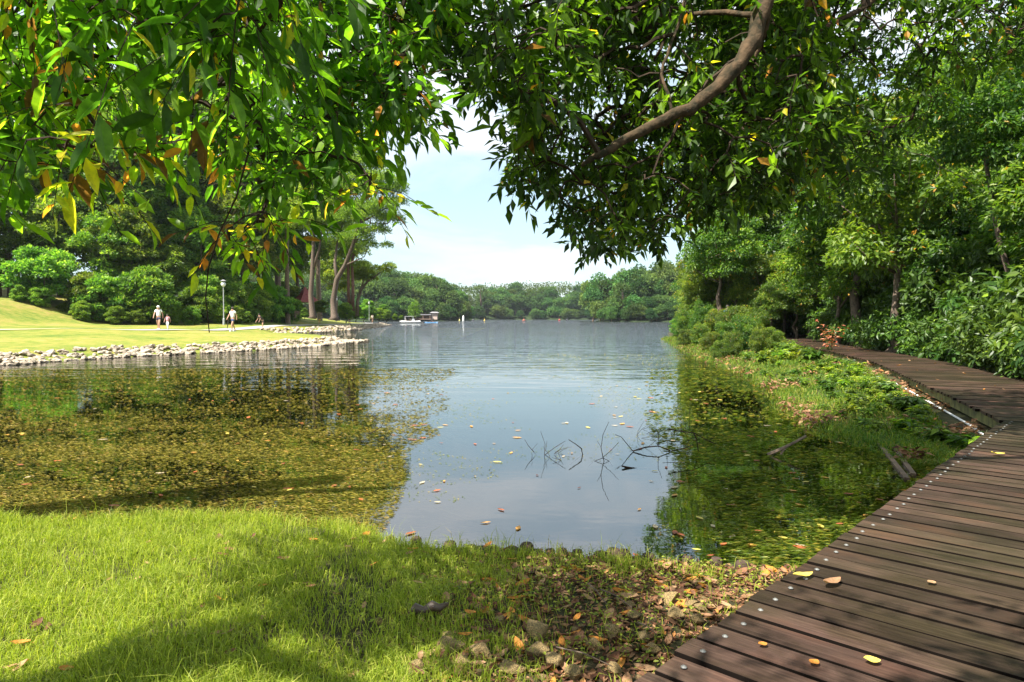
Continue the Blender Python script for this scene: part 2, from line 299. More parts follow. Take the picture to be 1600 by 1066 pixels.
# path ribbon, 4 mm over the lawn
def ribbon(name, pts, wd, zf, mat, label, step=.8, lift=.02):
    P = [Vector((*p, 0)) for p in pts]; Q = []
    for i in range(len(P) - 1):
        a, b = P[i], P[i + 1]; p0 = P[max(i - 1, 0)]; p3 = P[min(i + 2, len(P) - 1)]; n = max(2, int((b - a).length / step))
        for k in range(n):
            t = k / n; Q.append(.5 * ((2 * a) + (b - p0) * t + (2 * p0 - 5 * a + 4 * b - p3) * t * t + (3 * a - p0 - 3 * b + p3) * t ** 3))
    V = []; nn = 5
    for i, q in enumerate(Q):
        d = (Q[min(i + 1, len(Q) - 1)] - Q[max(i - 1, 0)]).normalized(); s = Vector((d.y, -d.x, 0))
        for k in range(nn): V.append(q + s * wd * (k / (nn - 1) - .5))
    V = np.array([tuple(v) for v in V]); V[:, 2] = zf(V[:, 0], V[:, 1]) + lift
    i = (np.arange(len(Q) - 1)[:, None] * nn + np.arange(nn - 1)[None]).ravel()
    return tag(link(name, mesh_np(name, V, np.stack([i, i + 1, i + nn + 1, i + nn], 1), mat, smooth=True)), label, kind='structure')
ribbon('path', PATH, 2.1, z_left, M['path'], 'pale concrete footpath crossing the lawn', lift=.05)

# ------------------------------------------------------------------ water
m, t = mat_new('lake_water'); o = N_(t, 'ShaderNodeOutputMaterial'); geo = N_(t, 'ShaderNodeNewGeometry')
gl = N_(t, 'ShaderNodeBsdfGlossy'); gl.inputs['Roughness'].default_value = .015; gl.inputs['Color'].default_value = (1, 1, 1, 1)
tp = N_(t, 'ShaderNodeBsdfTransparent'); tp.inputs['Color'].default_value = (.9, .92, .72, 1)
fr = N_(t, 'ShaderNodeFresnel'); fr.inputs['IOR'].default_value = 2.9
ms = N_(t, 'ShaderNodeMixShader')
n1 = noise(t, 1.3, 3, .5, stretch=(.35, 1.2, 1)); n2 = noise(t, .22, 4, .6, stretch=(.25, 1, 1)); n3 = noise(t, 7, 2, .5, stretch=(.6, 1.2, 1))
sep = N_(t, 'ShaderNodeSeparateXYZ'); t.links.new(geo.outputs['Position'], sep.inputs[0])
far = N_(t, 'ShaderNodeMapRange'); far.inputs['From Min'].default_value = 14; far.inputs['From Max'].default_value = 130; far.inputs['To Min'].default_value = .05; far.inputs['To Max'].default_value = 11
t.links.new(sep.outputs['Y'], far.inputs['Value'])
ad = N_(t, 'ShaderNodeMath', operation='MULTIPLY'); t.links.new(n1.outputs['Fac'], ad.inputs[0]); t.links.new(far.outputs[0], ad.inputs[1])
a3 = N_(t, 'ShaderNodeMath', operation='MULTIPLY_ADD'); t.links.new(n3.outputs['Fac'], a3.inputs[0]); a3.inputs[1].default_value = .012; t.links.new(ad.outputs[0], a3.inputs[2])
a2 = N_(t, 'ShaderNodeMath', operation='MULTIPLY_ADD'); t.links.new(n2.outputs['Fac'], a2.inputs[0]); t.links.new(far.outputs[0], a2.inputs[1]); t.links.new(a3.outputs[0], a2.inputs[2])
bp = N_(t, 'ShaderNodeBump'); bp.inputs['Strength'].default_value = 1; bp.inputs['Distance'].default_value = .05; t.links.new(a2.outputs[0], bp.inputs['Height'])
t.links.new(bp.outputs[0], gl.inputs['Normal']); t.links.new(bp.outputs[0], fr.inputs['Normal'])
t.links.new(fr.outputs[0], ms.inputs['Fac']); t.links.new(tp.outputs[0], ms.inputs[1]); t.links.new(gl.outputs[0], ms.inputs[2]); t.links.new(ms.outputs[0], o.inputs['Surface'])
tag(link('lake_water', mesh_np('lake_water', [(-2500, -100, 0), (2500, -100, 0), (2500, 3500, 0), (-2500, 3500, 0)], [(0, 1, 2, 3)], m)), 'calm lake water, clear near the bank and rippled farther out', kind='structure')

# ------------------------------------------------------------------ tree makers
def crown_np(seed, Rr, H, nc, nl, leaf, flat=.75, cr=.36, droop=.3, wid=.5, lo=-.6):
    """Leaf arrays for a crown: clumps spread through an ellipsoid, leaves over each clump's shell."""
    g = np.random.default_rng(seed); C = []
    while len(C) < nc:
        p = g.uniform(-1, 1, 3); q = np.linalg.norm(p)
        if q < 1 and q > .35 and p[2] > lo: C.append(p)
    C = np.array(C) * np.array([Rr * .8, Rr * .8, H * .5 * .85]); rad = g.uniform(.7, 1.3, nc) * cr * Rr
    k = g.choice(nc, nl, p=rad ** 2 / (rad ** 2).sum()); u = unit(g.normal(size=(nl, 3))); u[:, 2] = np.abs(u[:, 2]) * 1.0 - .25 * (g.random(nl) < .45); u = unit(u)
    s = g.uniform(.55, 1.05, nl) ** .7
    P = C[k] + u * (rad[k] * s)[:, None] * np.array([1, 1, flat])
    D = unit(u + g.normal(size=(nl, 3)) * .7 - np.array([0, 0, droop])); Nn = unit(np.array([0, 0, .6]) + u * .9 + g.normal(size=(nl, 3)) * .5)
    kv = g.uniform(-.18, .18, nc)
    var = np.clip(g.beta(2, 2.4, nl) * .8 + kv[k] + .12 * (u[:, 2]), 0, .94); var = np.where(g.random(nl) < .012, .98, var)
    return P, D, Nn, leaf * g.uniform(.65, 1.3, nl), np.full(nl, wid), var, C, rad
def tree_variant(name, seed, Rr, H, trunk_h, nc, nl, leaf, mat, bark, tr=.25, tpl=LEAF2, lean=.0, **k):
    P, D, Nn, S, W, var, C, rad = crown_np(seed, Rr, H, nc, nl, leaf, **k); zc = trunk_h + H * .42
    P = P + np.array([lean, 0, zc]); C = C + np.array([lean, 0, zc])
    cm = leaf_mesh(name + '_crown', P, D, Nn, S, W, tpl, mat, var); g = random.Random(seed); b = MB()
    top = Vector((lean * .8, 0, trunk_h + H * .35)); mid = Vector((lean * .3 + g.uniform(-.3, .3), g.uniform(-.3, .3), trunk_h * .55))
    b.tube([(0, 0, -.4), (0, 0, .15), mid, (lean * .6, 0, trunk_h), top], [tr * 1.5, tr * 1.1, tr * .85, tr * .7, tr * .35], 8)
    for c in C[:: max(1, nc // 12)]:
        c = Vector(c); s = Vector((lean * .6, 0, trunk_h)).lerp(top, g.random()); mm = s.lerp(c, .5) + Vector((0, 0, -.06 * Rr))
        b.tube([s, mm, c], [tr * .38, tr * .24, tr * .08], 5)
    return cm, b.mesh(name + '_trunk', bark, True)
def place_tree(vs, x, y, z, sc, rz, name, label, cat, group=None, hs=1.0):
    cm, tm = vs; t = thing(name, label, cat, (x, y, z), group); t.rotation_euler = (0, 0, rz); t.scale = (sc, sc, sc * hs)
    link('crown', cm, t); link('trunk', tm, t); return t

# ------------------------------------------------------------------ far shore
FV = [tree_variant('far_tree', 100 + i, 5.2, 9.5, 3.2, 34, 3600, .75, M['far'], M['pale_bark'], .3, cr=.3, lo=-.95, flat=1.0) for i in range(5)]
g = random.Random(3); cnt = 0
def far_ok(px, py): return True
for row, (d0, n) in enumerate([(3, 80), (12, 70), (24, 60), (40, 50)]):
    # walk the shoreline that faces the camera
    seg = [Vector((-150, 262 + 0)), Vector((-110, 268)), Vector((-80, 300)), Vector((-48, 315)), Vector((-23, 330)), Vector((-19, 345)), Vector((-34, 400)), Vector((-50, 470)), Vector((-20, 498)), Vector((40, 505)), Vector((75, 498))]
    Ls = [(b - a).length for a, b in zip(seg, seg[1:])]; T = sum(Ls)
    for k in range(n):
        s = (k + g.random() * .8) / n * T; i = 0
        while s > Ls[i] and i < len(Ls) - 1: s -= Ls[i]; i += 1
        p = seg[i].lerp(seg[i + 1], min(1, s / Ls[i])); dd = (seg[i + 1] - seg[i]).normalized(); nrm = Vector((-dd.y, dd.x)); q = p + nrm * (d0 + g.uniform(-4, 4))
        if q.y < 240 or float(sdist(FARL, np.array(q.x), np.array(q.y))) < 1: continue
        z = float(z_far(q.x, q.y)); sc = g.uniform(.65, 1.1) if row == 0 else g.uniform(1.0, 1.5)
        place_tree(FV[g.randrange(5)], q.x, q.y, z - (3.2 * sc if row == 0 else .5), sc, g.uniform(0, 6.28), 'forest_tree', ['low rounded tree overhanging the waterline of the far shore', 'dark green tree just behind the waterside trees of the far shore', 'rounded tree halfway up the wooded far shore', 'hilltop tree on the skyline of the far shore forest'][row], 'tree', 'forest trees on the far shore'); cnt += 1
# the far-off backs of the wood, one mass
def wood_mass(name, poly, x0, x1, y0, y1, n, zf, label, dmin, zoff=6.5, size=1.1):
    g = np.random.default_rng(n); x = g.uniform(x0, x1, n); y = g.uniform(y0, y1, n); d = sdist(poly, x, y); k = d > dmin; x, y = x[k], y[k]; N = len(x)
    nx = 7; C = np.stack([x, y, zf(x, y) + g.uniform(zoff - 3, zoff + 3, N)], 1); u = unit(g.normal(size=(N, nx, 3))); u[..., 2] = np.abs(u[..., 2]); 
    P = (C[:, None] + u * g.uniform(2.5, 4.2, (N, 1, 1))).reshape(-1, 3); Dv = unit(u.reshape(-1, 3) + g.normal(size=(N * nx, 3)) * .6); Nn = unit(np.array([0, 0, 1.]) + g.normal(size=(N * nx, 3)) * .6)
    o = link(name, leaf_mesh(name, P, Dv, Nn, size * g.uniform(.8, 1.8, N * nx), np.full(N * nx, .6), LEAF2, M['far'], g.random(N * nx)))
    return tag(o, label, kind='stuff')
wood_mass('forest_mass', FARL, -160, 150, 262, 580, 16000, z_far, 'mass of forest canopy filling the far hill behind its front trees', 14)
# emergent open-crowned tree on the far shore
def custom_tree(name, label, cat, limbs, clumps, leafmt, bark, leaf, dens, Yc, flat=.6, group=None, wid=.5, base=None, tpl=LEAF2):
    """Tree whose limbs and leaf clumps are given as places seen in the photograph at about Yc metres."""
    b0 = at(*limbs[0][0]); t = thing(name, label, cat, b0, group); b = MB()
    for L_ in limbs: b.tube([at(p[0], p[1], p[2]) - b0 for p in L_[:-1]], L_[-1], 8)
    g = np.random.default_rng(len(clumps) * 13 + int(abs(b0.x)))
    Ps, Ds, Ns, Ss, Vs = [], [], [], [], []
    limbpts = [at(*p) for L_ in limbs for p in L_[:-1]]
    for (px, py, Y, r) in clumps:
        c = at(px, py, Y); near = min(limbpts, key=lambda q: (q - c).length); b.tube([near - b0, (near.lerp(c, .5) - b0) + Vector((0, 0, -r * .15)), c - b0], [.08 * r * .6, .04 * r, .02 * r], 4)
        n = int(dens * r * r); u = unit(g.normal(size=(n, 3))); u[:, 2] = np.abs(u[:, 2]) - .3 * (g.random(n) < .5); s = g.uniform(.1, 1, n) ** .5 * r
        Ps.append(np.array(c - b0) + u * s[:, None] * np.array([1, 1, flat])); Ds.append(unit(u + g.normal(size=(n, 3)) * .7)); Ns.append(unit(np.array([0, 0, 1.]) + g.normal(size=(n, 3)) * .6)); Ss.append(leaf * g.uniform(.6, 1.4, n)); Vs.append(np.clip(g.random(n) * .8 + g.uniform(-.1, .15), 0, 1))
    P = np.concatenate(Ps); b.build('trunk', bark, t, True)
    link('crown', leaf_mesh('crown', P, np.concatenate(Ds), np.concatenate(Ns), np.concatenate(Ss), np.full(len(P), wid), tpl, leafmt, np.concatenate(Vs)), t); return t
custom_tree('emergent_tree', 'tall open-crowned tree with bare stem rising above the far shore forest', 'tree',
            [[(752, 478, 490), (751, 465, 490), (750, 455, 490), [.7, .55, .3]]],
            [(742, 453, 490, 3), (751, 450, 490, 3.6), (758, 456, 490, 3), (749, 458, 490, 2.6)], M['far'], M['pale_bark'], .8, 26, 490)
# right point
g = random.Random(9)
PT = []
for row, (d0, n, s0, s1) in enumerate([(1.5, 20, .42, .7), (8, 16, .75, 1.0), (18, 13, .95, 1.35), (32, 10, 1.1, 1.4)]):
    for k in range(n):
        u = (k + g.random() * .7) / n; x = 34 + u * 56; yb = float(np.interp(x, [33, 36, 46, 62, 80, 115], [268, 259, 254, 250, 240, 225])); sc = g.uniform(s0, s1)
        y = yb + d0 + g.uniform(-2, 2); z = float(z_farr(x, y))
        place_tree(FV[g.randrange(5)], x, y, z - (2.4 * sc if row < 2 else 0), sc, g.uniform(0, 6.28), 'point_tree', '%s tree from the left in the %s rank of the wooded point' % (ORD[k], ['waterside', 'second', 'third', 'hindmost'][row]), 'tree', 'trees on the wooded point', 1.0 if row < 2 else 1.15)
for i, (px, top, Y, r, lab) in enumerate([(972, 446, 262, 2.6, 'tall tree hung with creepers at the tip of the wooded point'), (1000, 441, 266, 3.2, 'round-headed tall tree on the wooded point left of the tallest'), (1041, 417, 270, 3.6, 'tallest tree on the wooded point, standing above the others'), (1056, 428, 274, 3.2, 'pale trunked tall tree just right of the tallest on the point')]):
    custom_tree('tall_tree', lab, 'tree', [[(px, 490, Y), (px + 1, (490 + top) / 2, Y), (px, top + 6, Y), [.8, .6, .25]]],
                [(px - 5, top + 8, Y, r), (px + 5, top + 9, Y, r * .9), (px, top + 3, Y, r * .9), (px - 8, top + 18, Y, r * .8), (px + 8, top + 20, Y, r * .8), (px - 2, top + 28, Y, r * .8), (px + 3, top + 40, Y, r * .6)], M['far'], M['pale_bark'], .8, 30, Y, 1.0)

# boathouse, jetty, boats, buoys
M['roofgrey'] = plain('grey_roof', (.22, .21, .22), .7, .2, 3); M['wallbrown'] = plain('brown_wall', (.3, .2, .15), .8, .2, 3)
t = thing('boathouse', 'low grey-roofed boathouse with a small tower on the water', 'boathouse', tuple(at(662, 499.6, 320)))
b = MB().box((-1.5, 0, 2.35), (10.5, 5, .5)); b.build('roof', M['roofgrey'], t)
MB().box((-1.5, 0, .25), (10.5, 5, .3)).build('deck', M['wallbrown'], t)
for x in (-6.4, -3.2, 0, 3.2):
    MB().box((x, -2.2, 1.25), (.25, .25, 1.7)).build('post', M['wallbrown'], t)
MB().box((-1.5, 2.2, 1.2), (10, .2, 1.6)).build('back_wall', M['wallbrown'], t)
tw = MB().box((5.2, 0, 1.6), (2.6, 3, 3)).build('tower', plain('tower_wall', (.5, .38, .32), .8, .1, 3), t)
MB().box((5.2, 0, 3.4), (4.4, 4.4, .55), 0, .55).build('tower_roof', M['roofgrey'], t)
def person(label, loc, h=1.7, shirt=(.8, .8, .8), shorts=(.05, .06, .12), hair=(.03, .02, .015), rz=0, pose='walk', cap=None, legs='bare', group=None, cat='person'):
    """One skinned body; shirt, trousers and hair as its children. Faces -Y before rz."""
    k = h / 1.7; st = {'walk': .16, 'stand': .05, 'sit': 0, 'bend': .04}[pose]; t = thing('person', label, cat, loc, group); t.rotation_euler = (0, 0, rz); t.scale = (k, k, k)
    skin = plain('skin', (.42, .24, .16), .55, .1, 5)
    def skinned(name, V, E, Rd, mat, root=0):
        m = bpy.data.meshes.new(name); m.from_pydata(V, E, []); m.materials.append(mat); o = link(name, m, t)
        md = o.modifiers.new('skin', 'SKIN'); md.use_smooth_shade = True
        if not m.skin_vertices: m.skin_vertices.new()
        for i, r in enumerate(Rd): m.skin_vertices[0].data[i].radius = (r, r) if not isinstance(r, tuple) else r
        m.skin_vertices[0].data[root].use_root = True
        s = o.modifiers.new('sub', 'SUBSURF'); s.levels = 1; s.render_levels = 1; return o
    b = .38 if pose == 'bend' else 0; sit = pose == 'sit'
    hz = .25 if sit else .92
    hip = (0, 0, hz); ch = (0, -b * .6, hz + .34 - b * .12); nk = (0, -b, hz + .55 - b * .25); hd0 = (0, -b - .02, hz + .63 - b * .28); hd1 = (0, -b - .03, hz + .73 - b * .3)
    if sit: Lg = [[(s * .09, -.02, hz), (s * .12, -.42, hz + .1), (s * .12, -.72, .08), (s * .12, -.82, .1)] for s in (-1, 1)]
    else: Lg = [[(s * .09, 0, hz - .04), (s * .1, -.04 - s * st, .48), (s * .1, s * -st * 1.2 + (.12 if s < 0 else 0) * (st > .1), .09), (s * .11, s * -st * 1.2 - .12 + (.12 if s < 0 else 0) * (st > .1), .04)] for s in (-1, 1)]
    Ar = [[(s * .17, nk[1] + .01, nk[2] - .06), (s * .25, nk[1] + s * st * .7 - b * .1, nk[2] - .33), (s * .26, nk[1] + s * st * 1.2 - .08 - (.25 if sit else b * .3), nk[2] - (.45 if sit else .57)), (s * .26, nk[1] + s * st * 1.25 - .11 - (.3 if sit else b * .3), nk[2] - (.48 if sit else .66))] for s in (-1, 1)]
    V = [hip, ch, nk, hd0, hd1]; E = [(0, 1), (1, 2), (2, 3), (3, 4)]; Rd = [(.13, .1), (.15, .1), (.055, .055), (.085, .09), (.075, .085)]
    for A in Ar: i = len(V); V += A; E += [(2, i), (i, i + 1), (i + 1, i + 2), (i + 2, i + 3)]; Rd += [.055, .042, .032, .035]
    for A in Lg: i = len(V); V += A; E += [(0, i), (i, i + 1), (i + 1, i + 2), (i + 2, i + 3)]; Rd += [.09, .06, .04, .042]
    skinned('body', V, E, Rd, skin)
    V = [(0, 0, hz + .02), ch, (0, nk[1], nk[2] - .05)]; E = [(0, 1), (1, 2)]; Rd = [(.16, .125), (.175, .125), (.1, .075)]
    for A in Ar: i = len(V); V += [A[0], tuple(np.array(A[0]) * .45 + np.array(A[1]) * .55)]; E += [(2, i), (i, i + 1)]; Rd += [.075, .07]
    skinned('shirt', V, E, Rd, plain('shirt', shirt, .8, .1, 4))
    V = [(0, 0, hz + .06), (0, 0, hz - .03)]; E = [(0, 1)]; Rd = [(.155, .12), (.16, .12)]; f = {'bare': .55, 'long': 1}[legs]
    for A in Lg:
        i = len(V); a = np.array(A[0]); c = np.array(A[1]); V += [tuple(a + (c - a) * .15), tuple(a + (c - a) * (f if f < 1 else 1))]; E += [(1, i), (i, i + 1)]; Rd += [.115, .095]
        if f == 1: V += [tuple(np.array(A[2]) + np.array([0, 0, .03]))]; E += [(i + 1, i + 2)]; Rd += [.07]
    skinned('shorts' if f < 1 else 'trousers', V, E, Rd, plain('cloth', shorts, .8, .1, 4))
    hb = MB(); c = hd1; hb.lathe((c[0], c[1] + .015, c[2] - .03), [(.09, -.03), (.103, .02), (.098, .07), (.07, .115), (.02, .135)], 12)
    if cap: hb.box((c[0], c[1] - .12, c[2] + .0), (.15, .12, .02))
    hb.build('cap' if cap else 'hair', plain('hair', cap or hair, .7, .1, 5), t, True)
    for s in (-1, 1):
        f_ = Lg[0 if s < 0 else 1][3]; MB().box((f_[0], f_[1] + .04, f_[2] + .005), (.1, .27, .09), 0, .8).build('shoe', plain('shoe', (.6, .6, .6) if shirt[0] > .5 else (.05, .05, .05), .6, .1, 5), t)
    return t
def boat(label, loc, ln, wd, hull, rz, cat, canopy=False):
    t = thing('boat', label, cat, loc); t.rotation_euler = (0, 0, rz); V = []; n = 9
    for i in range(n):
        u = i / (n - 1) * 2 - 1; w_ = wd / 2 * (1 - abs(u) ** 2.6) ** .7 if canopy else wd / 2 * (1 - u * u) ** .6; w_ = max(w_, .02); h = .5 + .2 * abs(u) if canopy else .2 + .08 * abs(u)
        V += [(u * ln / 2, -w_, h), (u * ln / 2 * .93, -w_ * .5, -.1), (u * ln / 2 * .93, w_ * .5, -.1), (u * ln / 2, w_, h), (u * ln / 2, w_ * .8, h - .06), (u * ln / 2, -w_ * .8, h - .06)]
    Fs = [(i * 6 + k, i * 6 + (k + 1) % 6, i * 6 + 6 + (k + 1) % 6, i * 6 + 6 + k) for i in range(n - 1) for k in range(6)] + [tuple(range(6)), tuple(range((n - 1) * 6 + 5, (n - 1) * 6 - 1, -1))]
    MB().add(V, Fs).build('hull', hull, t, True)
    if canopy:
        MB().box((-.3, 0, 1.95), (2.7, 1.9, .1), 0, .92).build('canopy', M['roofgrey'], t)
        for x in (-1.5, .9):
            for y in (-.8, .8): MB().tube([(x, y, .5), (x, y, 1.92)], .04, 6).build('post', M['white'], t)
        MB().box((.9, 0, .85), (.8, 1.1, .7), 0, .8).build('console', M['white'], t); MB().box((-2.5, 0, .75), (.5, .4, .8), 0, .8).build('engine', plain('engine_black', (.03, .03, .03), .4), t)
    return t
bl = at(641, 504.6, 205); boat('white motorboat with a grey canopy moored off the grassy tip', (bl.x, 205, 0), 6.4, 2.1, M['white'], .05, 'motorboat', True)
person('person in dark clothing sitting at the stern of the motorboat', (bl.x - 1.2, 205, .45), 1.6, (.04, .04, .05), rz=.3, pose='sit')
person('person in a pale shirt sitting beside the motorboat console', (bl.x + .1, 205.1, .45), 1.6, (.55, .5, .42), rz=-1.2, pose='sit')
kl = at(673, 504.6, 205); boat('blue kayak with one paddler beside the motorboat', (kl.x, 205, 0), 4.4, .75, plain('kayak_blue', (.05, .2, .42), .4, .1), 0, 'kayak')
person('paddler in a dark top sitting in the blue kayak', (kl.x + .4, 205, .06), 1.6, (.03, .03, .04), rz=1.57, pose='sit')
pd = thing('paddle', 'thin paddle held across the blue kayak', 'paddle', (kl.x + .4, 204.7, .55)); MB().tube([(-1.1, 0, -.25), (1.1, 0, .3)], .03, 6).build('shaft', M['bark'], pd)
for s in (-1, 1): MB().box((s * 1.15, 0, .02 + s * .28), (.4, .03, .16)).build('blade', M['bark'], pd)
for px, Y, c, r, lab in ((739.5, 330, (.05, .05, .06), .55, 'small dark buoy on the water left of centre'), (757, 300, (.7, .5, .1), .3, 'tiny yellow buoy right of the white marker'), (818.5, 300, (.25, .08, .05), .75, 'dark red buoy near the middle of the far water'), (874, 330, (.3, .04, .04), .55, 'small red-black buoy on the right part of the far water'), (886, 360, (.05, .05, .06), .45, 'tiny dark buoy farthest right on the water'), (718, 300, (.7, .6, .2), .3, 'tiny pale yellow buoy close to the white marker')):
    t = thing('buoy', lab, 'buoy', ((px - 800) * Y / F, Y, 0), 'buoys on the open water'); mm = plain('buoy', c, .5, .1)
    MB().lathe((0, 0, 0), [(r * .3, -.2), (r * .9, 0), (r, .25), (r * .75, .6), (r * .2, .8)], 12).build('float', mm, t, True); MB().tube([(0, 0, .7), (0, 0, 1.5)], r * .12, 6).build('mast', mm, t)
t = thing('marker', 'white marker post standing at the edge of the far shore', 'marker', ((724 - 800) * 325 / F, 325, 0)); MB().lathe((0, 0, 0), [(.5, -.3), (.5, 1.2), (.35, 2.2), (.05, 2.6)], 10).build('post', M['white'], t)

# ------------------------------------------------------------------ left forest
TV = [tree_variant('bush', 200 + i, 3.3, 6.2, .9, 60, 12000, .36, M['forest'], M['bark'], .16, cr=.22, lo=-.95, flat=.75) for i in range(4)]
TM = [tree_variant('mid_tree', 220 + i, 4.3, 9.5, 5, 80, 15000, .38, M['forest'], M['bark'], .25, cr=.2, lo=-.95, flat=.7) for i in range(4)]
TF = [tree_variant('feathery_tree', 240 + i, 5.6, 11, 12, 75, 14000, .36, M['feather'], M['pale_bark'], .33, cr=.19, flat=.5, wid=.35, lo=-.9) for i in range(3)]
EDGE = [(-84, 50), (-64, 60), (-50, 64.5), (-41.5, 66), (-36, 69), (-32.5, 74), (-30.5, 80), (-31, 87)]
def along(pts, n, off, jit, g):
    seg = [Vector(p) for p in pts]; Ls = [(b - a).length for a, b in zip(seg, seg[1:])]; T = sum(Ls); out = []
    for k in range(n):
        s = (k + .5 + g.uniform(-.25, .25)) / n * T; i = 0
        while s > Ls[i] and i < len(Ls) - 1: s -= Ls[i]; i += 1
        d = (seg[i + 1] - seg[i]).normalized(); p = seg[i].lerp(seg[i + 1], s / Ls[i]) + Vector((-d.y, d.x)) * (off + g.uniform(-jit, jit)); out.append(p)
    return out
g = random.Random(21)
for k, p in enumerate(along(EDGE, 17, 2.6, .7, g)):
    sc = g.uniform(.72, 1.05); place_tree(TV[k % 4], p.x, p.y, float(z_left(p.x, p.y)) - 1.0 * sc, sc, g.uniform(0, 6), 'bush', ORD[k] + ' dense green bush from the left along the forest edge above the lawn', 'bush', 'bushes along the left forest edge')
for k, p in enumerate(along(EDGE, 26, .2, .5, g)):
    sc = g.uniform(.28, .42); place_tree(TV[k % 4], p.x, p.y, float(z_left(p.x, p.y)) - 1.1 * sc, sc, g.uniform(0, 6), 'low_shrub', (ORD[k] + ' low dark shrub from the left at the foot of the left forest') if k < 20 else (ORD[25 - k] + ' low dark shrub from the right at the foot of the left forest'), 'shrub', 'low shrubs at the foot of the left forest')
for k, p in enumerate(along(EDGE, 15, 7.5, 1.5, g)):
    sc = g.uniform(.85, 1.2); place_tree(TM[k % 4], p.x, p.y, float(z_left(p.x, p.y)) - 2.5, sc, g.uniform(0, 6), 'forest_tree', ORD[k] + ' broad green tree from the left in the second rank of the left forest', 'tree', 'second rank of the left forest')
for k, p in enumerate(along(EDGE, 12, 14, 2, g)):
    sc = g.uniform(1.05, 1.35); place_tree((TF if k % 2 else TM)[k % 3], p.x, p.y, float(z_left(p.x, p.y)), sc * (1 if k % 2 else 1.25), g.uniform(0, 6), 'tall_tree', ORD[k] + ' tall pale-leaved tree from the left behind the left forest edge', 'tree', 'tall trees of the left forest')
for k, p in enumerate(along(EDGE, 10, 25, 3, g)):
    sc = g.uniform(1.3, 1.6); place_tree((TF if k % 2 == 0 else TM)[k % 3], p.x, p.y, float(z_left(p.x, p.y)) + 1, sc * (1 if k % 2 == 0 else 1.3), g.uniform(0, 6), 'tall_tree', ORD[k] + ' tallest rank tree from the left at the back of the left forest', 'tree', 'back rank of the left forest')

for k, (px, Y, sc) in enumerate([(405, 92, 1.25), (435, 98, 1.35), (465, 106, 1.4), (500, 118, 1.3), (380, 84, 1.2), (450, 90, 1.0), (525, 135, 1.25), (415, 108, 1.5), (255, 92, 1.6), (290, 90, 1.7), (320, 93, 1.7), (350, 91, 1.6), (370, 96, 1.6), (305, 100, 1.8), (225, 92, 1.6)]):
    x = (px - 800) * Y / F; place_tree((TM, TF)[k % 2][k % 3], x, Y, float(z_left(x, Y)) - .5, sc, k * 1.1, 'tall_tree', ORD[k] + ' dark tree of the group behind the tip lawn', 'tree', 'trees behind the tip lawn')
for k, (px, Y, sc) in enumerate([(395, 84, .8), (425, 88, .85), (450, 92, .7), (440, 104, 1.0)]):
    x = (px - 800) * Y / F; place_tree(TV[k], x, Y, float(z_left(x, Y)) - .8, sc, k * 1.7, 'bush', ORD[k] + ' dark bush from the left between the bending person and the shelter', 'bush', 'bushes left of the shelter')
# trees on the grassy tip
custom_tree('tip_tree', 'tall straight brown-trunked tree on the lawn beside the red-roofed shelter', 'tree',
    [[(488, 498, 82), (488.5, 494, 82), (486, 460, 82), (489, 425, 82), (491, 380, 82), (492, 330, 82), [.55, .36, .3, .27, .2, .1]], [(489, 425, 82), (500, 390, 82), (506, 350, 82), [.2, .14, .06]]],
    [(490, 330, 82, 2.6), (500, 260, 83, 2.8), (480, 240, 84, 2.8), (515, 225, 84, 2.8), (495, 200, 84, 2.6), (530, 255, 83, 2.5), (475, 350, 83, 2.6), (505, 345, 81, 2.4), (498, 300, 82, 2.8), (480, 300, 84, 2.6), (465, 320, 84, 2.5), (512, 310, 83, 2.4)], M['feather'], M['bark'], .3, 420, 82)
custom_tree('tip_tree', 'forked dark-trunked tree with a wide feathery crown leaning over the water', 'tree',
    [[(522, 500.5, 80), (522.5, 495, 80), (521, 470, 80), (527, 437, 80), (540, 415, 79), (552, 385, 78), (562, 350, 77), (575, 320, 77), [.75, .42, .34, .3, .24, .2, .14, .07]],
     [(527, 437, 80), (524, 410, 81), (530, 370, 82), (545, 330, 82), [.22, .18, .12, .06]], [(540, 415, 79), (556, 408, 78), (570, 402, 78), [.12, .08, .04]], [(562, 350, 77), (590, 335, 77), (612, 322, 77), [.12, .08, .04]], [(552, 385, 78), (580, 350, 77), (600, 350, 77), [.1, .07, .03]]],
    [(600, 285, 77, 2.2), (615, 300, 77, 1.7), (622, 318, 77, 1.3), (585, 300, 77, 2.3), (570, 282, 78, 2.3), (598, 325, 76, 2.0), (580, 340, 77, 2.2), (612, 345, 77, 1.7), (592, 362, 77, 1.5), (565, 330, 78, 2.4), (552, 300, 79, 2.5), (545, 345, 80, 2.5), (560, 372, 78, 2.0), (575, 385, 78, 1.3), (530, 320, 81, 2.6), (535, 375, 81, 2.0), (628, 292, 77, .9), (605, 385, 77, .8), (540, 270, 79, 2.3), (520, 350, 82, 2.4), (560, 245, 79, 2.4), (545, 215, 80, 2.4), (575, 258, 78, 2.0), (590, 262, 78, 1.6), (555, 195, 80, 2.0), (530, 300, 80, 2.4)], M['feather'], M['bark'], .26, 520, 78, .6, wid=.35)
custom_tree('tip_tree', 'pair of slim reddish trunks rising behind the rounded bush on the tip', 'tree',
    [[(546, 486, 100), (545, 450, 100), (545, 410, 100), (548, 360, 100), [.3, .22, .2, .1]], [(551, 486, 100), (552, 450, 100), (551, 410, 100), (556, 370, 100), [.3, .22, .2, .1]]],
    [(545, 385, 100, 2.4), (556, 395, 100, 2.2), (550, 360, 100, 2.6), (565, 415, 100, 1.4), (538, 400, 101, 1.8)], M['feather'], M['bark_red'], .3, 300, 100)
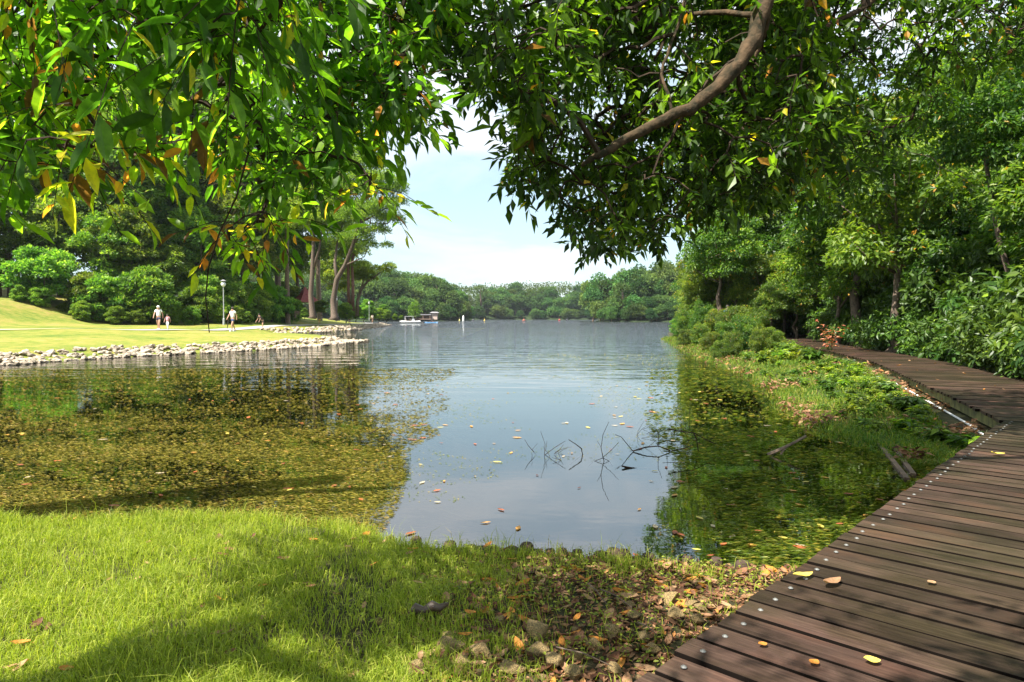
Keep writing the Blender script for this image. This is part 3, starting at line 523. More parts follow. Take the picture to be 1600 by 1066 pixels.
custom_tree('tip_tree', 'slanting grey tree with one long limb reaching right over the tip', 'tree',
    [[(558, 494, 108), (559, 470, 108), (565, 452, 108), (575, 440, 107), (590, 430, 106), (603, 418, 106), [.3, .26, .22, .17, .1, .05]], [(565, 452, 108), (570, 432, 108), (568, 415, 108), [.15, .1, .05]]],
    [(608, 418, 106, 1.2), (601, 424, 106, 1.0), (590, 420, 106, .9), (575, 428, 107, 1.5), (568, 418, 107, 1.6), (566, 437, 108, 1.5), (582, 436, 107, .9), (560, 430, 108, 1.7)], M['feather'], M['pale_bark'], .3, 380, 107, .6)
def bush_at(px, base, Y, rpx, v, name, label, cat='bush', hs=1.0, group=None):
    p = at(px, base, Y); sc = rpx * Y / F / 3.3; return place_tree(v, p.x, Y, p.z - .9 * sc, sc, px * 1.7, name, label, cat, group, hs)
bush_at(541, 499, 96, 15, TV[0], 'bush', 'large rounded dark bush under the slim reddish trunks on the tip')
bush_at(556, 498, 110, 12, TV[1], 'bush', 'yellow-green bush right of the rounded dark bush on the tip')
bush_at(476, 496, 84, 9, TV[2], 'shrub', 'small leafy shrub in front of the red-roofed shelter', 'shrub')
bush_at(503, 489, 100, 12, TV[3], 'shrub', 'bright green shrub between the two big trunks on the tip', 'shrub')
for k, (px, b_, Y, r) in enumerate(((580, 499, 170, 11), (592, 500, 175, 10), (604, 500, 180, 9), (568, 498, 160, 12), (617, 500, 185, 5), (627, 500, 190, 4), (575, 490, 165, 12), (600, 492, 190, 9))):
    bush_at(px, b_, Y, r, TV[k % 4], 'shore_bush', ORD[k] + ' pale green bush of the clump behind the grassy tip by the boats', 'bush', 1.1, 'bushes behind the grassy tip')
custom_tree('shore_tree', 'slim light green tree standing in front of the far bank by the boathouse', 'tree', [[(648, 499, 240), (648, 485, 240), (648, 476, 240), [.4, .3, .1]]], [(648, 478, 240, 1.8), (645, 485, 240, 1.9), (651, 487, 240, 1.9), (648, 493, 240, 2.2)], M['forest'], M['bark'], .5, 110, 240, 1.0)

# shelter with red roof
M['redroof'] = plain('red_roof', (.33, .07, .06), .7, .3, 4)
sh = at(477, 494, 104); t = thing('shelter', 'small park shelter with a steep red tiled roof behind the trunk', 'shelter', sh)
MB().lathe((0, 0, 2.1), [(2.3, 0), (2.25, .12), (1.1, 1.0), (.95, 1.05), (.12, 2.3)], 4).build('roof', M['redroof'], t)
for a, b_ in ((-1, -1), (1, -1), (1, 1), (-1, 1)): MB().box((a * 1.2, b_ * 1.2, 1.05), (.16, .16, 2.2)).build('post', M['bark'], t)
bn = at(473, 497, 86); t = thing('bench', 'dark park bench under the small shrub by the shelter', 'bench', bn); MB().box((0, 0, .42), (2.2, .45, .06)).build('seat', M['bark'], t); MB().box((0, .22, .7), (2.2, .05, .35)).build('backrest', M['bark'], t)
for s in (-1, 1): MB().box((s * .9, 0, .2), (.08, .4, .4)).build('leg', M['bark'], t)

def lamp_post(px, base, top, Y, label):
    p = at(px, base, Y); h = (base - top) * Y / F; t = thing('lamp_post', label, 'lamp post', p, 'park lamp posts')
    MB().lathe((0, 0, -.2), [(.1, 0), (.09, .5), (.05, .55), (.04, h - .2)], 10).build('pole', plain('grey_pole', (.32, .33, .33), .5, .1), t)
    MB().lathe((0, 0, h - .45), [(.06, 0), (.17, .1), (.2, .26), (.14, .36), (.04, .4)], 12).build('globe', M['white'], t, True)
    MB().lathe((0, 0, h + .03), [(.26, 0), (.05, .12)], 12).build('cap', M['roofgrey'], t)
lamp_post(350, 504, 440, 58, 'grey lamp post with a white globe at the forest edge behind the man')
lamp_post(525.5, 500, 465, 90, 'white-topped lamp post standing against the forked trunk')
lamp_post(577, 499.5, 472, 150, 'slim lamp post near the tip of the lawn by the pale bushes')

# people on the lawn
def stand(px, foot, Y): p = at(px, foot, Y); return (p.x, Y, float(z_left(p.x, Y)) + .03)
def on_lawn(px, Y): x = (px - 800) * Y / F; return (x, Y, float(z_left(x, Y)) + .05)
person('woman in a white cap and shirt walking on the path with a child', on_lawn(248, 50.3), 1.72, (.8, .8, .82), (.03, .03, .07), cap=(.8, .78, .74), rz=.2)
person('small child in a pink top walking beside the woman in the cap', on_lawn(262, 50.5), 1.12, (.75, .35, .42), (.7, .65, .62), rz=.1, legs='long')
person('man in a white shirt and blue shorts strolling on the lawn', on_lawn(364, 49.5), 1.72, (.8, .8, .82), (.03, .06, .16), rz=-.4)
p = on_lawn(357, 49.5); t = thing('folded_umbrella', 'dark folded umbrella hanging from the hand of the man in white', 'umbrella', p); MB().tube([(0, 0, .75), (-.12, 0, .05)], [.05, .015], 8).build('canopy', plain('black_cloth', (.02, .02, .02)), t); MB().tube([(.02, 0, .74), (.06, 0, .92)], .015, 6).build('handle', M['bark'], t)
person('person in dark clothes bending forward by the forest edge on the path', on_lawn(411, 66), 1.6, (.06, .035, .03), (.03, .03, .03), rz=-.8, pose='bend')
person('person in black with a bag walking before the rounded bush on the tip', on_lawn(546, 108), 1.65, (.03, .03, .035), (.03, .03, .035), rz=1.2, pose='bend')
person('toddler in yellow bending down on the path between the big trunks', on_lawn(499, 90), 1.0, (.75, .55, .05), (.6, .4, .05), rz=.6, pose='bend')
person('runner in a pale top and black shorts near the tip of the lawn', on_lawn(582, 130), 1.7, (.7, .62, .5), (.02, .02, .02), rz=0)
person('person in a blue shirt half hidden by bushes near the far end of the boardwalk', ((1136 - 800) * 40 / F, 40, .62), 1.7, (.01, .13, .55), (.02, .03, .05), rz=.4)

# stones of the shore
M['rock'] = plain('pale_rock', (.40, .33, .25), .85, .5, 2.2, bump=.5, c2=(.2, .16, .11))
def rock_np(seed, n=2, flat=.65, cuts=9, c0=.5, c1=.85):
    g = np.random.default_rng(seed); import bmesh
    bm = bmesh.new(); bmesh.ops.create_icosphere(bm, subdivisions=n, radius=1); V = np.array([v.co[:] for v in bm.verts]); Fs = np.array([[v.index for v in f.verts] for f in bm.faces]); bm.free()
    for _ in range(cuts): d = unit(g.normal(size=3)); c = g.uniform(c0, c1); h = V @ d; V = V - np.outer(np.maximum(h - c, 0), d)
    return V * np.array([1, g.uniform(.65, .95), flat * g.uniform(.8, 1.2)]), Fs
M['rock_dark'] = plain('weathered_rock', (.30, .25, .18), .9, .5, 2.5, bump=.5, c2=(.12, .10, .07))
RK = [mesh_np('rock', *rock_np(i, 1, .5), M['rock_dark'] if i in (2, 5) else M['rock']) for i in range(7)]
g = random.Random(5); SH = [(-24.5, 19.8), (-22, 20.5), (-17.4, 23.6), (-17.0, 26.3), (-15.8, 28.8), (-14.4, 31.2), (-12.6, 34.2), (-11.2, 38.6), (-10.4, 44)]
seg = [Vector(p) for p in SH]; Ls = [(b - a).length for a, b in zip(seg, seg[1:])]; T = sum(Ls); spots = []
for k in range(1100):
    s = g.random() * T; i = 0
    while s > Ls[i] and i < len(Ls) - 1: s -= Ls[i]; i += 1
    d = (seg[i + 1] - seg[i]).normalized(); off = g.uniform(-.25, 1.1); p = seg[i].lerp(seg[i + 1], s / Ls[i]) + Vector((-d.y, d.x)) * off
    spots.append((p.x, p.y, g.uniform(.09, .23)))
spots.sort(key=lambda s: s[2] / s[1], reverse=True)
spots = [s for s in spots if abs(s[0] / s[1]) < .78] + [s for s in spots if abs(s[0] / s[1]) >= .78]
for s in spots[:290]:
    o = link('shore_rock', RK[g.randrange(7)]); o.location = (s[0], s[1], max(-.02, float(z_left(s[0], s[1]))) + s[2] * .25); o.rotation_euler = (g.uniform(-.4, .4), g.uniform(-.4, .4), g.uniform(0, 6.3)); o.scale = (s[2],) * 3
    tag(o, 'pale angular rock in the stone edging along the left shore', 'rock', 'rocks edging the left shore')
def rock_stuff(name, pts, label):
    Vs, Fs, n = [], [], 0; rk = [rock_np(i + 40, 1) for i in range(5)]
    for x, y, s, z in pts:
        V, Fc = rk[g.randrange(5)]; a = g.uniform(0, 6.3); c, sn = math.cos(a), math.sin(a); V = V @ np.array([[c, sn, 0], [-sn, c, 0], [0, 0, 1]]) * s + np.array([x, y, z]); Vs.append(V); Fs.append(Fc + n); n += len(V)
    return tag(link(name, mesh_np(name, np.concatenate(Vs), np.concatenate(Fs), M['rock'])), label, kind='stuff')
rest = [(x, y, s, max(-.02, float(z_left(x, y))) + s * .2) for x, y, s in spots[290:]]
rock_stuff('small_rocks', rest, 'smaller pale rocks packed between the big ones on the left shore')
pts = []; seg = [Vector(p) for p in [(-10.4, 44), (-12, 48.5), (-15, 53)]] ; SH2 = [(-22.8, 66), (-22.6, 69), (-21, 75), (-20.4, 88), (-21.6, 112), (-25.5, 143)]
for a, b_ in zip(SH2, SH2[1:]):
    a, b_ = Vector(a), Vector(b_); L_ = (b_ - a).length; d = (b_ - a).normalized()
    for k in range(int(L_ * 9)):
        p = a + d * g.random() * L_ + Vector((-d.y, d.x)) * g.uniform(-.3, 1.5); s = g.uniform(.16, .34); pts.append((p.x, p.y, s, max(0, float(z_left(p.x, p.y))) + s * .25))
for k in range(40): pts.append((-10.6 + g.uniform(-.8, .9), 44 + g.uniform(-1.5, 2.0), g.uniform(.15, .3), .08))
rock_stuff('shore_stones', pts, 'band of pale stones along the second inlet and out to the tip')

# ------------------------------------------------------------------ boardwalk
def woodmat():
    m, t = mat_new('deck_wood'); o = N_(t, 'ShaderNodeOutputMaterial'); p = N_(t, 'ShaderNodeBsdfPrincipled'); tcn = N_(t, 'ShaderNodeTexCoord'); oi = N_(t, 'ShaderNodeObjectInfo')
    va = N_(t, 'ShaderNodeVectorMath', operation='ADD'); cm = N_(t, 'ShaderNodeVectorMath', operation='SCALE'); cm.inputs['Scale'].default_value = 37
    cb = N_(t, 'ShaderNodeCombineXYZ'); 
    for k in range(3): t.links.new(oi.outputs['Random'], cb.inputs[k])
    t.links.new(cb.outputs[0], cm.inputs[0]); t.links.new(tcn.outputs['Object'], va.inputs[0]); t.links.new(cm.outputs[0], va.inputs[1])
    g1 = noise(t, 5, 7, .65, va.outputs[0], .3, (.6, 14, 4)); g2 = noise(t, 1.7, 5, .6, va.outputs[0], 0, (1, 1.6, 1)); gw = noise(t, .45, 4, .6)
    r = ramp(t, [(.25, (.022, .015, .012)), (.5, (.046, .030, .023)), (.75, (.078, .053, .040))], g1.outputs['Fac'])
    r2 = ramp(t, [(.38, (.62, .66, .55)), (.52, (1, 1, 1)), (.68, (1.5, 1.25, 1.1))], g2.outputs['Fac']); r3 = ramp(t, [(.4, (.75, .85, .65)), (.6, (1.1, 1.0, 1.0))], gw.outputs['Fac'])
    mv = N_(t, 'ShaderNodeMapRange'); mv.inputs['To Min'].default_value = .7; mv.inputs['To Max'].default_value = 1.45; t.links.new(oi.outputs['Random'], mv.inputs['Value'])
    q = N_(t, 'ShaderNodeMixRGB', blend_type='MULTIPLY'); q.inputs['Fac'].default_value = 1; t.links.new(r.outputs[0], q.inputs['Color1']); t.links.new(r2.outputs[0], q.inputs['Color2'])
    q2 = N_(t, 'ShaderNodeMixRGB', blend_type='MULTIPLY'); q2.inputs['Fac'].default_value = 1; t.links.new(q.outputs[0], q2.inputs['Color1']); t.links.new(r3.outputs[0], q2.inputs['Color2'])
    hs = N_(t, 'ShaderNodeHueSaturation'); t.links.new(mv.outputs[0], hs.inputs['Value']); t.links.new(q2.outputs[0], hs.inputs['Color'])
    t.links.new(hs.outputs[0], p.inputs['Base Color']); rr = ramp(t, [(.3, (.42,) * 3), (.7, (.7,) * 3)], g2.outputs['Fac']); t.links.new(rr.outputs[0], p.inputs['Roughness'])
    bp = N_(t, 'ShaderNodeBump'); bp.inputs['Strength'].default_value = .55; bp.inputs['Distance'].default_value = .006; t.links.new(g1.outputs['Fac'], bp.inputs['Height']); t.links.new(bp.outputs[0], p.inputs['Normal'])
    p.inputs['Specular IOR Level'].default_value = .12; t.links.new(p.outputs[0], o.inputs['Surface']); return m
M['wood'] = woodmat(); M['mosswood'] = plain('mossy_beam', (.17, .16, .05), .85, .6, 5, bump=.4, c2=(.05, .055, .02)); M['darkwood'] = plain('dark_joist', (.03, .022, .016), .85, .4, 5)
DZ = .35; M['gapwood'] = plain('gap_shade_plank_side', (.007, .005, .004), .95, .2, 5, spec=.05)  # near-black plank sides and bevels: the shade of the gaps painted in
def plank_mesh(name, ln, wd, th=.038, bev=.0012, seed=0, w2=None):
    g = random.Random(seed); w2 = w2 or wd; V = []; n = 6
    for i in range(n + 1):
        x = ln * i / n; h = (wd + (w2 - wd) * i / n) / 2; z = g.uniform(-.0012, .0012)
        V += [(x, -h, -th), (x, -h, -bev + z), (x, -h + bev, z), (x, h - bev, z), (x, h, -bev + z), (x, h, -th)]
    Fs = [(i * 6 + k, i * 6 + 6 + k, i * 6 + 6 + (k + 1) % 6, i * 6 + (k + 1) % 6) for i in range(n) for k in range(6)]
    Fs += [(0, 1, 2, 3, 4, 5), tuple(n * 6 + k for k in (5, 4, 3, 2, 1, 0))]
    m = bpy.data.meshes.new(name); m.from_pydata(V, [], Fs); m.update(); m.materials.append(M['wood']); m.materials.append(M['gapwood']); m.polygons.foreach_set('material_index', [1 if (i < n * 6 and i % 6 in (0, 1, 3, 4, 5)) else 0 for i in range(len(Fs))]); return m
bwk = thing('boardwalk', 'weathered dark brown plank boardwalk bending along the right bank', 'boardwalk', (0, 0, 0))
E0 = np.array([.721, 2.70]); U1 = np.array([.682, .731]); N1 = np.array([.731, -.682]); PITCH = .170
g = random.Random(12); pv1 = [plank_mesh('plank', 2.75, PITCH - .023, seed=i) for i in range(5)]
BT = MB().lathe((0, 0, 0), [(.012, -.002), (.012, .0015), (.008, .002), (.0075, .005), (.003, .006)], 10).mesh('bolt', M['steel'], True)
ang1 = math.atan2(N1[1], N1[0]); s_corner = 8.0
k = 0; s = -6.0
while s < s_corner + .02:
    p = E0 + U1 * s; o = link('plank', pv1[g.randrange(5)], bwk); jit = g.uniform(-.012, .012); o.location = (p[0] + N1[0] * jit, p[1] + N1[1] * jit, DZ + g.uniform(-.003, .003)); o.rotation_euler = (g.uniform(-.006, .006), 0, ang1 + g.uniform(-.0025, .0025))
    if s > -1.6:
        q = p + N1 * (.085 + g.uniform(-.012, .012)) + U1 * g.uniform(-.015, .015); o = link('bolt', BT, bwk); o.location = (q[0], q[1], DZ + .003)
        if s < 5.5 : q = p + N1 * (2.62 + g.uniform(-.012, .012)); o = link('bolt', BT, bwk); o.location = (q[0], q[1], DZ + .003)
    s += PITCH; k += 1
C0 = E0 + U1 * (s - PITCH / 2)
# second leg, following the bank
P2 = [np.array(p) for p in [(C0[0], C0[1]), (7.62, 12.2), (9.86, 18), (10.8, 20.7), (12.3, 26.5), (13.6, 32.3), (15.4, 39.5), (17, 46)]]
def walk2(step):
    out = []; pts = []
    for i in range(len(P2) - 1):
        a, b = P2[i], P2[i + 1]; p0 = P2[max(i - 1, 0)] if i else a - (b - a); p3 = P2[min(i + 2, len(P2) - 1)]
        for k in range(60):
            t = k / 60; pts.append(.5 * ((2 * a) + (b - p0) * t + (2 * p0 - 5 * a + 4 * b - p3) * t * t + (3 * a - p0 - 3 * b + p3) * t ** 3))
    pts = np.array(pts); dl = np.linalg.norm(np.diff(pts, axis=0), axis=1); cum = np.concatenate([[0], np.cumsum(dl)])
    s = step / 2
    while s < cum[-1] - .5:
        p = np.array([np.interp(s, cum, pts[:, 0]), np.interp(s, cum, pts[:, 1])]); q = np.array([np.interp(s + .4, cum, pts[:, 0]), np.interp(s + .4, cum, pts[:, 1])]); q0 = np.array([np.interp(s - .4, cum, pts[:, 0]), np.interp(s - .4, cum, pts[:, 1])])
        out.append((p, (q - q0) / np.linalg.norm(q - q0))); s += step
    return out
W2 = walk2(PITCH); d2 = W2[0][1]; a2 = math.atan2(-d2[0], d2[1])
# fan of tapered planks filling the bend
nf = 5; da = (a2 - ang1) / nf
for i in range(nf):
    am = ang1 + da * (i + .5); ln = 2.6; wfar = 2 * ln * math.tan(da / 2) - .012
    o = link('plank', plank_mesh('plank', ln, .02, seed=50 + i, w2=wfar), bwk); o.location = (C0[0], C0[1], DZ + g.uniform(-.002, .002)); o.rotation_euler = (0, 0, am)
pv2 = [plank_mesh('plank', 2.0, PITCH - .023, seed=20 + i) for i in range(5)]; far_pl = MB(); ai = 0
for i, (p, d) in enumerate(W2):
    a = math.atan2(-d[0], d[1]); jit = g.uniform(-.045, .02); nx = np.array([d[1], -d[0]]); p = p + d * .006
    if i < 205:
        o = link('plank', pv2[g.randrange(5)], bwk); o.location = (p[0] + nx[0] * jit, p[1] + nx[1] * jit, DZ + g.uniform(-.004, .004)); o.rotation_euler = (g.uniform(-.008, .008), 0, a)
    else: far_pl.box((p[0] + nx[0], p[1] + nx[1], DZ - .019), (2.0, PITCH - .012, .038), a)
tag(far_pl.build('far_planks', M['wood'], bwk), kind='stuff')
def beam(name, pts, off, z, wd, ht, mat):
    """A beam under the deck, one straight piece between bearers."""
    for (a, b_) in zip(pts, pts[1:]):
        a, b_ = np.array(a), np.array(b_); d = (b_ - a) / np.linalg.norm(b_ - a); n = np.array([d[1], -d[0]]); c = (a + b_) / 2 + n * off; L_ = np.linalg.norm(b_ - a) - .02
        MB().box((0, 0, 0), (L_, wd, ht)).build(name, mat, bwk, loc=(c[0], c[1], z)).rotation_euler = (0, 0, math.atan2(d[1], d[0]))
knots = [W2[i][0] for i in range(0, len(W2), 18)]
beam('edge_beam', knots, .10, DZ - .125, .06, .165, M['mosswood']); beam('edge_beam', knots, 1.9, DZ - .125, .06, .165, M['darkwood'])
e1 = [E0 + U1 * s for s in (-6, -3, 0, 2.6, 5.2, 7.95)]; beam('joist', e1, .14, DZ - .12, .07, .16, M['darkwood']); beam('joist', e1, 2.55, DZ - .12, .07, .16, M['darkwood']); beam('joist', e1, 1.3, DZ - .12, .07, .16, M['darkwood'])
for kp in knots[::1]:
    for off in (.16, 1.8):
        d = d2; MB().box((kp[0] + d[1] * off, kp[1] - d[0] * off, DZ - .55), (.11, .11, .68)).build('post', M['darkwood'], bwk)
for s in (-3, 0, 2.6, 5.2, 7.7):
    for off in (.2, 2.4): q = E0 + U1 * s + N1 * off; MB().box((q[0], q[1], DZ - .6), (.11, .11, .78), ang1).build('post', M['darkwood'], bwk)
pp = [(W2[i][0][0] - .10 * W2[i][1][1], W2[i][0][1] + .10 * W2[i][1][0], DZ - .235) for i in range(0, 100, 6)]
pp[0] = (pp[0][0] - .18, pp[0][1] - .25, pp[0][2]); pt = thing('pipe', 'thin pale pipe running under the outer edge of the boardwalk', 'pipe', (0, 0, 0)); MB().tube(pp, .017, 8).build('tube', M['white'], pt, True)

# ------------------------------------------------------------------ canopies hanging into the picture
def in_poly(P, x, y):
    c = False; n = len(P)
    for i in range(n):
        (x0, y0), (x1, y1) = P[i], P[(i + 1) % n]
        if (y0 > y) != (y1 > y) and x < (x1 - x0) * (y - y0) / (y1 - y0) + x0: c = not c
    return c
from mathutils import noise as mnoise
def canopy(name, label, root, regions, leafmt, seed, trunkpts, limbs, leafL, wid, nobj=300, tpl=LEAF8, twigs=True, ncell=1.0, stub=1.0, boxes=()):
    """An overhanging tree. Sprays of alternate leaves hang from twigs; twigs join limbs; the limbs lead to the trunk.
    regions: (outline in photograph pixels, number of sprays, nearest Y, farthest Y, leaf scale, gap threshold)."""
    g = random.Random(seed); gn_ = np.random.default_rng(seed); O = []; SCL = []; tipv = []
    for bx in boxes:
        x0, x1, y0, y1, z0, z1, n, ls = bx; c = 0
        while c < n:
            q = Vector((g.uniform(x0, x1), g.uniform(y0, y1), g.uniform(z0, z1)))
            if mnoise.noise(q * .8) > -.15: O.append(q); SCL.append(ls); c += 1
    for reg_ in regions:
        poly, n, y0, y1, ls, gap = reg_[:6]; tv = reg_[6] if len(reg_) > 6 else None
        xs = [p[0] for p in poly]; ys = [p[1] for p in poly]; c = 0; tries = 0
        while c < n and tries < n * 60:
            tries += 1; px, py = g.uniform(min(xs), max(xs)), g.uniform(min(ys), max(ys))
            if not in_poly(poly, px, py): continue
            Y = g.uniform(y0, y1); q = at(px, py, Y)
            if q.z > 7.5 or mnoise.noise(q * (1.25 / ncell)) < gap: continue
            O.append(q); SCL.append(ls * g.uniform(.75, 1.2)); c += 1
            if tv: tipv.append((len(O) - 1, tv))
    O = [Vector(o) for o in O]; n = len(O)
    t = thing(name, label, 'tree', root); r0 = Vector(root)
    tipv = dict(tipv)
    # joints of the skeleton: given limbs first, then each spray joined to the nearest joint nearer the trunk
    J = [Vector(p) for L_ in limbs for p in L_[0]] + [Vector(p) for p in trunkpts]
    crown = Vector(trunkpts[-1]); order = sorted(range(n), key=lambda i: min((O[i] - j).length for j in J)); jp = np.array([tuple(j) for j in J]); joint = [0] * len(J); segs = []; par = {}
    pts = np.zeros((len(J) + n, 3)); pts[:len(J)] = jp; m_ = len(J); up = [-1] * len(J); cnt_ = [0] * (len(J) + n); 
    for i in order:
        q = np.array(O[i]) + np.array([0, 0, .10]); dd = np.linalg.norm(pts[:m_] - q, axis=1) + np.maximum(0, q[2] - pts[:m_, 2]) * .5
        k = int(dd.argmin()); up.append(k); pts[m_] = q; par[i] = m_; m_ += 1
    for k in range(m_ - 1, len(J) - 1, -1):
        cnt_[k] += 1
        if up[k] >= 0: cnt_[up[k]] += cnt_[k]
    b = MB()
    for L_ in limbs:
        Q, Rr_ = [], []; Pn = [Vector(p) for p in L_[0]]
        for a_ in range(len(Pn) - 1):
            for q_ in range(4): u_ = q_ / 4; Q.append(Pn[a_].lerp(Pn[a_ + 1], u_) + Vector((g.gauss(0, .006), 0, g.gauss(0, .006)))); Rr_.append((L_[1][a_] * (1 - u_) + L_[1][a_ + 1] * u_) * .72 * g.uniform(.92, 1.08))
        Q.append(Pn[-1]); Rr_.append(L_[1][-1] * .85); b.tube(Q, Rr_, 10)
    b.tube(trunkpts, [.3, .26, .24, .2][:len(trunkpts)], 12); tr = b.build('trunk', M['limb'], t, True); tr.location = -r0
    b = MB()
    for k in range(len(J), m_):
        a, c = Vector(pts[up[k]]), Vector(pts[k]); r = .0022 + .0016 * cnt_[k] ** .55; r2 = .0022 + .0016 * max(1, cnt_[k] - 1) ** .5; L_ = (c - a).length
        if L_ > 3.2: continue
        mid = a.lerp(c, .5) + Vector((g.uniform(-.06, .06), g.uniform(-.06, .06), .10)) * min(1, L_); b.tube([a, mid, c], [r, (r + r2) / 2, r2], 5 if r > .006 else 3, False)
    # sprays
    P, D, Nn, S, V_ = [], [], [], [], []
    for i in range(n):
        o = Vector(pts[par[i]]); s = SCL[i]; ax = Vector((g.gauss(0, .6), g.gauss(0, .6), -.38 + g.gauss(0, .35))).normalized(); nl = g.randint(6, 10); ln = s * leafL * g.uniform(2.2, 3.4) * stub; side = ax.cross(Vector((g.gauss(0, 1), g.gauss(0, 1), g.gauss(0, 1)))).normalized()
        e = o + ax * ln; sag = Vector((0, 0, -.12 * ln)); base = g.random(); bv = base * .84 + .02
        if g.random() < .06: bv = g.uniform(.84, .95)
        if i in tipv: bv = g.uniform(*tipv[i])
        if twigs: b.tube([o, o.lerp(e, .5) - sag * .3, e + sag], [.0024, .002, .0012], 3, False)
        for k in range(nl):
            u = (k + .6) / nl; q = o.lerp(e, u) + sag * u * u; sd = side * (1 if k % 2 else -1); d = (ax * (.35 + .5 * u) + sd * (1 - .5 * u) + Vector((g.gauss(0, .2), g.gauss(0, .2), -.18 + g.gauss(0, .28)))).normalized()
            P.append(q); D.append(d); Nn.append((Vector((0, 0, 1)) + Vector((g.gauss(0, .4), g.gauss(0, .4), g.gauss(0, .3)))).normalized()); S.append(s * leafL * g.uniform(.7, 1.2) * (.75 + .25 * u)); V_.append(min(1, max(0, bv + g.uniform(-.1, .1))) if g.random() > .012 else g.uniform(.95, .99))
    br = b.build('branches', M['twig'], t, False); br.location = -r0
    P = np.array([tuple(p) for p in P]); D = np.array([tuple(p) for p in D]); Nn = np.array([tuple(p) for p in Nn]); S = np.array(S); V_ = np.array(V_)
    # the leaves that show largest, each a part of its own
    px = 800 + P[:, 0] * F / P[:, 1]; py = HZ - (P[:, 2] - EYE) * F / P[:, 1]; vis = (px > -20) & (px < 1620) & (py > -30) & (py < 1000) & (P[:, 1] > .5); size = np.where(vis, S / P[:, 1], 0)
    big = np.argsort(-size)[:nobj]; rest = np.setdiff1d(np.arange(len(P)), big)
    bins = {}
    for k in big:
        vb = round(float(V_[k]) * 16) / 16
        if vb not in bins: bins[vb] = mesh_np('leaf', tpl[0] * np.array([1, wid, 1]), tpl[1], leafmt, np.full(len(tpl[0]), vb))
        d = Vector(D[k]); bb = Vector(Nn[k]).cross(d).normalized(); nn = d.cross(bb); mt = Matrix((d, bb, nn)).transposed().to_4x4() @ Matrix.Diagonal((S[k],) * 3).to_4x4(); mt.translation = Vector(P[k]) - r0
        o = link('leaf', bins[vb], t); o.matrix_local = mt
    k = rest; o = link('foliage', leaf_mesh('foliage', P[k], D[k], Nn[k], S[k], np.full(len(k), wid), tpl, leafmt, V_[k]), t); o.location = -r0; tag(o, kind='stuff')
    print(name, 'sprays', n, 'leaves', len(P)); return t
# left: long leaves close overhead
canopy('overhanging_tree', 'overhanging tree with long drooping glossy leaves filling the upper left', (-5.2, .2, 0), [
    ([(-250, -240), (520, -240), (440, 110), (380, 120), (300, 90), (225, 110), (190, 190), (110, 200), (60, 240), (-60, 240), (-250, 200)], 440, 2.0, 3.4, 1.0, -.08),
    ([(-120, 230), (75, 240), (90, 300), (40, 330), (-100, 330)], 16, 2.1, 2.7, .95, -.9),
    ([(120, 255), (170, 255), (165, 285), (70, 290)], 8, 2.1, 2.5, .85, -.9, (.88, 1.0)),
    ([(245, 262), (262, 262), (262, 280), (245, 280)], 4, 2.8, 3.0, .8, -.9, (.84, .93)),
    ([(300, 170), (400, 150), (430, 240), (350, 240), (300, 200)], 22, 2.6, 3.6, .8, -.9),
    ([(395, 270), (450, 250), (550, 280), (500, 325), (440, 335), (395, 360), (375, 330)], 30, 3.0, 4.2, .9, -.9),
    ([(390, 360), (420, 360), (440, 390), (385, 395)], 8, 2.7, 3.1, .8, -.9, (.85, .97)),
    ([(355, 395), (385, 390), (385, 420), (360, 430)], 4, 2.6, 2.8, .6, -.9, (.86, .98)),
    ([(565, 300), (585, 300), (582, 345), (570, 345)], 7, 3.3, 3.6, .7, -.9, (.82, .93)),
    ([(110, 190), (240, 190), (240, 230), (110, 225)], 7, 2.2, 3.0, .85, -.9, (.85, .96)),
    ([(40, 5), (80, 5), (80, 40), (40, 40)], 3, 2.0, 2.6, .9, -.9, (.9, .98)),
    ([(310, 250), (350, 250), (350, 270), (310, 270)], 4, 3.0, 3.4, .75, -.9, (.86, .95)),
    ([(330, 240), (420, 200), (430, 250), (380, 290)], 12, 2.9, 3.6, .75, -.9)],
    M['canopy'], 3, [(-5.2, .2, -.3), (-5.1, .3, 1.6), (-4.6, .5, 3.4), (-3.9, .9, 5.2)],
    [([(-4.7, .45, 3.2), (-3.6, 1.4, 4.3), (-2.2, 2.2, 4.6), (-.9, 2.9, 4.7), (.0, 3.4, 4.6)], [.11, .09, .07, .045, .02]), ([(-4.3, .6, 4.3), (-3.6, 2.0, 4.6), (-2.6, 3.2, 4.3), (-1.8, 4.0, 3.6)], [.08, .06, .04, .02]), ([(-3.9, .9, 5.2), (-2.5, .4, 4.8), (-.5, .3, 4.9), (1.6, .6, 4.9)], [.1, .07, .05, .02])], .13, .34, boxes=[(-2.6, 2.6, -.6, 1.5, 3.8, 5.2, 330, 1.1)])  # boxes: extra sprays out of view overhead, added to shade the near ground
canopy('overhanging_tree', 'overhanging tree whose dense dark leafy curtain hangs in the upper middle', (-6.5, 4.2, 0), [
    ([(370, -280), (740, -280), (725, 60), (645, 95), (660, 140), (672, 185), (625, 205), (575, 215), (530, 240), (490, 250), (440, 210), (400, 110)], 950, 3.6, 6.0, 1.0, -.2),
    ([(470, 200), (560, 200), (545, 270), (480, 290), (450, 260)], 40, 3.4, 4.6, 1.0, -.9)],
    M['canopy'], 4, [(-6.5, 4.2, -.6), (-6.4, 4.2, 2), (-5.8, 4.3, 4.2), (-5.0, 4.4, 6.0)],
    [([(-5.9, 4.3, 4.0), (-4.2, 4.4, 5.0), (-2.6, 4.6, 5.2), (-1.2, 4.8, 4.7), (-.6, 4.9, 3.9)], [.12, .1, .07, .05, .02])], .125, .44)
